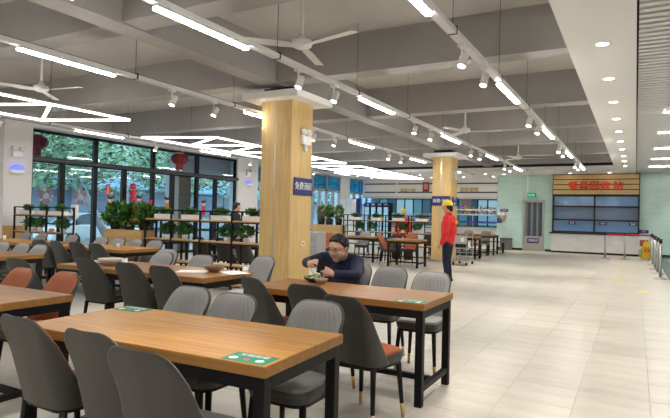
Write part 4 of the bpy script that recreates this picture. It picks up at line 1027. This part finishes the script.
# products on racks
pk = [mat('pack_%d' % i, c, .5) for i, c in enumerate(((.55, .05, .04), (.75, .55, .05), (.08, .30, .10), (.05, .12, .45), (.70, .70, .68), (.60, .25, .05), (.45, .08, .25), (.15, .45, .50)))]
for i, (x0, x1, z, lab) in enumerate(((-8.9, -5.7, 1.78, 'upper glass shelf of goods behind the serving counter by the green wall'), (-8.9, -5.7, 1.54, 'lower steel shelf of goods behind the serving counter by the green wall'))):
    t = thing('goods_shelf', lab, 'shelf', ((x0+x1)/2, YC+.25, z)); a = (x1-x0)/2
    MB().box((-a, -.14, -.03), (a, .14, 0)).obj('board', mat('shelf_teal', (.08, .30, .33), .3), t); MB().box((-a, -.15, -.05), (a, -.14, .02)).obj('lip', mt_steel, t)
    rnd = random.Random(5+i); x = -a+.08
    while x < a-.1:
        w_, h_ = rnd.uniform(.07, .15), rnd.uniform(.10, .19)
        pt = thing('goods_pack', 'small bright packet on the ' + lab.split(' behind')[0], 'packet', ((x0+x1)/2+x+w_/2, YC+.25, z), 0, 'packets on the ' + lab.split(' of')[0])
        bevel(MB().box((-w_/2, -.05, 0), (w_/2, .05, h_)).obj('packet', rnd.choice(pk), pt), .01, 1); MB().box((-w_/2+.01, -.052, h_*.35), (w_/2-.01, -.05, h_*.65)).obj('packet_label', rnd.choice(pk), pt)
        x += w_+rnd.uniform(.03, .10)
p = onY(464, 230.5, YC-.5); t = thing('food_tray', 'orange tray on the serving counter beside the far column', 'tray', (p.x, YC-.1, .93)); bevel(MB().box((-.24, -.18, 0), (.24, .18, .07)).obj('tray_body', mat('tray_orange', (.75, .20, .05), .5), t), .015); MB().box((-.2, -.14, .07), (.2, .14, .075)).obj('tray_floor', pk[5], t)
# pink balloon-like poster
p = onY(466, 206, YC+.6); t = thing('hanging_poster', 'pale pink hanging poster above the goods shelves', 'poster', (p.x, YC+.6, p.z)); MB().box((-.26, -.01, -.38), (.26, .01, .38)).obj('sheet', mat('poster_pink', (.62, .38, .48), .6), t); MB().tube((-.27, 0, .38), (.27, 0, .38), .015, n=8).obj('rod', mt_steel, t)
for sx in (-.24, .24): MB().tube((sx, 0, .38), (sx, 0, ZG-p.z), .006, n=5).obj('cord', wire_m, t)
# drink coolers
for i in range(4):
    p = onY(364.5+6.3*i, 215, 26.0)
    t = thing('drink_cooler', ['drink cooler with glass door next to the navy board', 'drink cooler second from the navy board', 'drink cooler third from the navy board', 'drink cooler furthest from the navy board'][i], 'cooler', (p.x+.12, 26.05, 0))
    MB().box((-.15, -.02, 0), (.15, .55, 2.05)).obj('cabinet', mt_blackp, t); MB().box((-.15, -.05, 1.85), (.15, -.02, 2.05)).obj('header', mt_navy, t); text('lettering', '饮料', .10, (0, -.052, 1.95), RX['-y'], mt_print, t, .001)
    MB().box((-.12, -.024, .25), (.12, -.02, 1.82)).obj('lit_back', mat('cooler_light', (.62, .85, .95), .3, emit=.5), t); MB().box((-.13, -.045, .22), (.13, -.035, 1.84)).obj('door_glass', g_dark, t)
    for z in (.6, .95, 1.3, 1.6): MB().box((-.12, -.034, z), (.12, -.024, z+.015)).obj('shelf', mt_steel, t)
a, b = onY(350.5, 200, 25.6), onY(362, 227, 25.6)
t = thing('display_board', 'tall navy display board beside the drink coolers', 'board', ((a.x+b.x)/2, 25.6, 0)); MB().box((-.30, -.03, .3), (.30, .03, 2.25)).obj('panel', mat('navy_panel', (.015, .05, .32), .4), t)
for sx in (-.28, .28): MB().box((sx-.02, -.04, 0), (sx+.02, .04, 2.28)).obj('post', mt_steel, t)
p = onY(342, 215, 24.8); t = thing('white_cabinet', 'tall white cabinet beside the navy board', 'cabinet', (p.x+.75, 24.0, 0)); bevel(MB().box((-.35, -.2, 0), (.35, .2, 2.15)).obj('cabinet_body', mt_white, t), .01); MB().box((-.004, -.205, .1), (.004, -.2, 2.1)).obj('door_gap', mt_blackp, t)
# drinks machine near the column
p = onY(316.5, 251, 12.2); t = thing('water_machine', 'grey steel drinks machine behind the seated man', 'drinks machine', (p.x, 12.2, 0)); bevel(MB().box((-.16, -.2, 0), (.16, .2, .92)).obj('cabinet', mat('machine_grey', (.45, .46, .47), .4, .3), t), .01); MB().box((-.05, -.206, .66), (.10, -.2, .80)).obj('control_panel', mat('panel_green', (.30, .42, .38), .3), t); MB().tube((.05, -.24, .55), (.05, -.2, .58), .02, n=8).obj('tap', mt_steel, t)
# trolley
t = thing('trolley', 'grey steel trolley with shelves beside the man in red', 'trolley', (-4.42, 15.9, 0))
for z in (.12, .48, .80): bevel(MB().box((-.20, -.34, z), (.20, .34, z+.03)).obj('shelf', mt_steel, t), .004)
for sx in (-1, 1):
    for sy in (-1, 1): MB().tube((sx*.19, sy*.33, .09), (sx*.19, sy*.33, .92), .013, n=8).obj('post', mt_steel, t); MB().tube((sx*.19-.02, sy*.33, .045), (sx*.19+.02, sy*.33, .045), .045, n=12).obj('wheel', mt_blackp, t)
MB().box((-.20, -.35, .62), (.20, -.335, .86)).obj('side_panel', mat('panel_pale', (.42, .43, .42), .4), t); MB().box((.02, -.352, .68), (.12, -.35, .80)).obj('label_plate', mt_print, t)
for i, (y, c) in enumerate(((-.18, 3), (.12, 4))):
    q = thing('storage_box', ['dark storage box on the middle board of the trolley', 'pale storage box on the middle board of the trolley'][i], 'box', (-4.42, 15.9+y, .51)); bevel(MB().box((-.15, -.12, 0), (.15, .12, .18)).obj('box_body', mt_blackp if i == 0 else mt_print, q), .01); MB().box((-.155, -.125, .18), (.155, .125, .20)).obj('lid', mt_steel, q)

# ================================================================== THE GLAZED FRONT: DECALS AND LANTERNS
lan_r = mat('lantern_red', (.20, .008, .012), .6)
def lantern(px_, py_, X, r, lab):
    p = onX(px_, py_, X); t = thing('paper_lantern', lab, 'lantern', tuple(p)); n = 20; vs = []; fs = []
    prof = [(.45, -.62), (.78, -.45), (.96, -.2), (1, 0), (.96, .2), (.78, .45), (.45, .62)]
    for i in range(n):
        k = 1.0 if i % 2 else .93
        for a, z in prof: vs.append((r*a*k*math.cos(2*PI*i/n), r*a*k*math.sin(2*PI*i/n), r*z))
    q = len(prof)
    for i in range(n):
        j = (i+1) % n
        for a in range(q-1): fs.append((i*q+a, j*q+a, j*q+a+1, i*q+a+1))
    MB().add(vs, fs).obj('lantern_body', lan_r, t); MB().tube((0, 0, r*.6), (0, 0, r*.72), r*.48, n=14).obj('top_ring', mt_gold, t); MB().tube((0, 0, -r*1.25), (0, 0, -r*.6), r*.42, n=14).obj('tassel', lan_r, t)
    MB().tube((0, 0, r*.7), (0, 0, (ZS if X > XW else 3.62)-p.z), .006, n=5).obj('cord', mt_blackp, t)
lantern(179.5, 159, -12.55, .27, 'dark red paper lantern hanging before the middle of the glazed front')
lantern(36.5, 142, -13.7, .29, 'dark red paper lantern hanging beside the white pillar')
dp = mat('decal_pink', (.30, .12, .15), .6); dw = mat('decal_pale', (.36, .36, .40), .6)
for (px_, py_, lab) in ((46, 196, 'round red and white paper-cut decal on the first glass door by the pillar'), (80.5, 197, 'round red paper-cut decal on the second glass door')):
    p = onX(px_, py_, XW-.085); t = thing('window_decal', lab, 'decal', tuple(p)); R_ = .20
    for k in range(10):
        a0 = 2*PI*k/10; MB().prism([(0, R_*.35*math.cos(a0), R_*.35*math.sin(a0)), (0, R_*math.cos(a0-.22), R_*math.sin(a0-.22)), (0, R_*1.06*math.cos(a0), R_*1.06*math.sin(a0)), (0, R_*math.cos(a0+.22), R_*math.sin(a0+.22))], (.002, 0, 0)).obj('petal', dp if k % 3 else dw, t)
    MB().prism([(0, R_*.4*math.cos(2*PI*k/14), R_*.4*math.sin(2*PI*k/14)) for k in range(14)], (.003, 0, 0)).obj('centre', dw, t)
def kid(px_, py_, lab, robe):
    p = onX(px_, py_, XW-.085); t = thing('window_decal', lab, 'decal', tuple(p))
    MB().prism([(0, -.10, -.28), (0, .10, -.28), (0, .085, -.02), (0, .05, .04), (0, -.05, .04), (0, -.085, -.02)], (.002, 0, 0)).obj('robe', robe, t)
    MB().prism([(0, .085*math.cos(2*PI*k/14), .11+.08*math.sin(2*PI*k/14)) for k in range(14)], (.003, 0, 0)).obj('face', mat('decal_skin', (.70, .42, .32), .6), t)
    MB().prism([(0, .09*math.cos(PI*k/8), .13+.08*math.sin(PI*k/8)) for k in range(9)], (.004, 0, 0)).obj('hair', mt_hair, t)
    for s_ in (-1, 1): MB().prism([(0, s_*.085+.035*math.cos(2*PI*k/10), .205+.035*math.sin(2*PI*k/10)) for k in range(10)], (.004, 0, 0)).obj('hair_bun', mt_hair, t)
ro, rr_ = mat('decal_orange', (.60, .22, .06), .6), mat('decal_red', (.55, .03, .04), .6)
kid(110.5, 204, 'orange robed child decal beside the first red couplet', ro); kid(139, 203, 'child decal in red next to the string of red balls', rr_); kid(167, 204, 'brown robed child decal with two hair buns', ro); kid(203.5, 207, 'red robed child decal near the far end of the glazed front', rr_)
p = onX(108.5, 193, XW-.085); t = thing('red_couplet', 'narrow red paper strip on the glass above the orange decal', 'decal', (p.x, p.y-.02, p.z)); MB().box((0, -.07, -.05), (.002, .07, .25)).obj('paper', mat('couplet_red', (.62, .03, .06), .6), t); MB().box((.002, -.045, -.03), (.003, .045, .22)).obj('gold_print', mat('couplet_gold', (.65, .25, .10), .6), t)
p = onX(133, 197, XW+.1); t = thing('ball_string', 'hanging string of bright red paper balls', 'decoration', (p.x, p.y, p.z))
for k in range(4): MB().ball((0, 0, -.26+.19*k), (.10, .10, .09), 14, 8).obj('ball', mat('ball_red', (.70, .03, .07), .5), t, True)
MB().tube((0, 0, .35), (0, 0, 2.62-p.z), .005, n=5).obj('cord', mt_blackp, t)
p = onY(74, 239, 8.9); t = thing('sanitizer_stand', 'white hand sanitizer post standing in the entrance gap', 'stand', (p.x, 8.9, 0)); MB().lathe([(0, 0), (.15, 0), (.15, .015), (.03, .03), (0, .03)], 18).obj('base', mt_white, t, True); MB().tube((0, 0, .02), (0, 0, 1.2), .022, n=10).obj('pole', mt_white, t, True); bevel(MB().box((-.085, -.06, 1.16), (.085, .06, 1.48)).obj('dispenser', mt_white, t), .02); MB().box((-.03, -.064, 1.32), (.03, -.06, 1.40)).obj('display', mat('display_grey', (.25, .28, .3), .3), t)

# ================================================================== OUTSIDE
gz = -.15
sbox('ground_pavement', (-17.5, -20, gz-.2), (XW-.3, 110, gz), mat('pavement', (.30, .31, .32), .8, vary=.15, scale=2))
sbox('ground_road', (-60, -20, gz-.25), (-17.5, 110, gz-.10), mat('asphalt', (.16, .17, .18), .85, vary=.15, scale=3))
sbox('ceiling_canopy', (-15.2, 7, 3.62), (XW-.3, 18, 3.80), mat('canopy_lavender', (.50, .50, .58), .7))
pm_ = tiles('pale_wall_tile', (.56, .50, .56), (.42, .40, .46), .2, .1, .01, .4, 'YZ', .05, stag=.5)
sbox('wall_outer_pier', (-13.42, 12.93, gz), (-13.2, 13.30, 2.55), mat('pink_pier', (.62, .50, .52), .6)); sbox('wall_outer_return', (-13.42, 13.31, gz), (-13.22, 13.88, 2.55), mat('brown_cladding', (.17, .12, .09), .6)); sbox('wall_outer_lintel', (-13.75, 13.46, 2.62), (-13.5, 18, 3.62), pm_)
bark = mat('bark_limewashed', (.42, .44, .46), .8, vary=.2, scale=5)
tl_a = mat('tree_leaf_lit', (.42, .60, .38), .6, vary=.5, scale=2); tl_b = mat('tree_leaf_b', (.06, .15, .065), .6, vary=.5, scale=2)  # first leaf tone is pale to paint highlights into the crowns
def tree(x, y, h, r, seed, lab, n=2600, lean=(0, 0)):
    t = thing('tree', lab, 'tree', (x, y, gz)); top = (lean[0], lean[1], h*.62)
    MB().tube((0, 0, 0), top, .17, .11, 12).obj('trunk', bark, t, True); b = MB(); rn = random.Random(seed)
    for k in range(6): a = rn.uniform(0, 2*PI); b.tube(top, (top[0]+r*.55*math.cos(a), top[1]+r*.55*math.sin(a), h*.62+rn.uniform(.5, 1.3)), .07, .025, 7)
    b.obj('branches', bark, t)['kind'] = 'stuff'
    f = put('crown', leaves(int(n*1.5), (r, r, r*.72), seed, .135, [tl_a, tl_b], 'fill'), t, (top[0], top[1], h*.62-r*.62)); f['kind'] = 'stuff'
tree(-18.6, 11.4, 6.0, 2.6, 1, 'leafy street tree right outside the first glass doors', 2600)
tree(-19.5, 15.8, 6.0, 2.4, 2, 'street tree with pale leaning trunk outside the middle doors', 2200, (-.9, -1.6))
tree(-20.5, 20.6, 6.2, 2.6, 3, 'leafy street tree outside the far glass doors', 2400)
tree(-21.0, 26.5, 6.2, 2.8, 4, 'leafy street tree outside the blue topped windows', 2200); tree(-20.0, 34, 6.4, 3.0, 5, 'leafy street tree outside the windows by the drink coolers', 2000)
tree(-25.0, 13.5, 7.0, 3.4, 6, 'tall street tree across the road behind the parked car', 2400); tree(-26, 22, 7.0, 3.4, 7, 'broad street tree across the road beyond the car', 2200)
# building across the road
bd = thing('building', 'long blue-grey building with awning across the road', 'building', (-34, 24, gz))
MB().box((-3, -22, 0), (0, 76, 9)).obj('wall', mat('facade_blue', (.34, .40, .46), .7, vary=.08, scale=.6), bd)
for k in range(25):
    for z in (1.0, 4.6):
        fw = MB().box((0, -20+k*3.6, z), (.06, -17.8+k*3.6, z+2.0)).obj('window', mat('facade_frame', (.10, .13, .17), .4), bd); MB().box((.06, -19.9+k*3.6, z+.1), (.07, -17.9+k*3.6, z+1.9)).obj('pane', mat('facade_pane', (.05, .12, .22), .1), fw)
MB().prism([(0, -22, 3.6), (2.2, -22, 3.0), (2.2, -22, 3.1), (0, -22, 3.75)], (0, 98, 0)).obj('awning', mat('awning_blue', (.14, .30, .50), .5), bd)
# parked car
def car():
    t = thing('car', 'pale blue-white saloon car parked across the pavement outside', 'car', (-21.2, 16.2, gz-.10), math.radians(82))
    paint = mat('car_paint', (.85, .90, .92), .25, coat=.6); L, W = 2.2, .86
    prof = [(-2.2, .35), (-2.18, .62), (-2.0, .84), (-1.5, .92), (-1.0, .97), (.95, .95), (1.7, .82), (2.1, .68), (2.2, .45), (2.15, .25), (-2.1, .25)]
    def loft(pts, ws, name, m_):
        b = MB(); n = len(pts); vs = []
        for y, sc_y in ws: vs += [(x, y, z*sc_y[1]+sc_y[0]) for x, z in pts]
        fs = [(r*n+i, r*n+(i+1) % n, (r+1)*n+(i+1) % n, (r+1)*n+i) for r in range(len(ws)-1) for i in range(n)] + [tuple(range(n)), tuple(range(len(ws)*n-1, (len(ws)-1)*n-1, -1))]
        return b.add(vs, fs).obj(name, m_, t, True, fix=True)
    body = loft(prof, [(-W, (.06, .88)), (-W+.06, (0, 1)), (W-.06, (0, 1)), (W, (.06, .88))], 'car_body', paint); bevel(body, .04, 3)
    cab = [(-1.55, .92), (-1.0, 1.36), (-.6, 1.43), (.25, 1.42), (.6, 1.34), (1.15, .94)]
    b = MB(); n = len(cab); vs = [(x, -W+.04+.16*(z-.92)/.5, z) for x, z in cab]+[(x, W-.04-.16*(z-.92)/.5, z) for x, z in cab]
    b.add(vs, [(i, (i+1) % n, n+(i+1) % n, n+i) for i in range(n)]+[tuple(range(n-1, -1, -1)), tuple(range(n, 2*n))]); b.obj('cabin_glass', mat('car_glass', (.03, .05, .07), .08), t)
    r_ = MB(); r_.add([(-1.02, -.74, 1.37), (-.6, -.72, 1.45), (.25, -.72, 1.44), (.62, -.74, 1.35), (-1.02, .74, 1.37), (-.6, .72, 1.45), (.25, .72, 1.44), (.62, .74, 1.35)], [(0, 1, 5, 4), (1, 2, 6, 5), (2, 3, 7, 6)]); rf = r_.obj('roof', paint, t); so = rf.modifiers.new('solid', 'SOLIDIFY'); so.thickness = .03
    for s_ in (-1, 1):
        for x in (-.25,): MB().bar((x, s_*.80, .93), (x, s_*.72, 1.42), .05, .06).obj('pillar', paint, t)
        MB().bar((-1.55, s_*.80, .93), (-1.0, s_*.73, 1.37), .06, .05).obj('pillar', paint, t); MB().bar((1.15, s_*.80, .94), (.6, s_*.73, 1.36), .06, .05).obj('pillar', paint, t)
        for x in (-1.35, 1.35):
            wv = MB().tube((x, s_*.68, .32), (x, s_*.88, .32), .32, n=24).obj('wheel', mt_blackp, t, True); MB().tube((x, s_*.87, .32), (x, s_*.895, .32), .20, n=16).obj('hubcap', mt_chrome, wv)
        MB().ball((2.08, s_*.62, .66), (.12, .2, .07)).obj('headlight', mt_chrome, t, True); MB().ball((-2.12, s_*.62, .74), (.08, .2, .08)).obj('tail_light', mt_red, t, True); MB().ball((.75, s_*.93, 1.0), (.10, .08, .07)).obj('mirror', paint, t, True)
car()
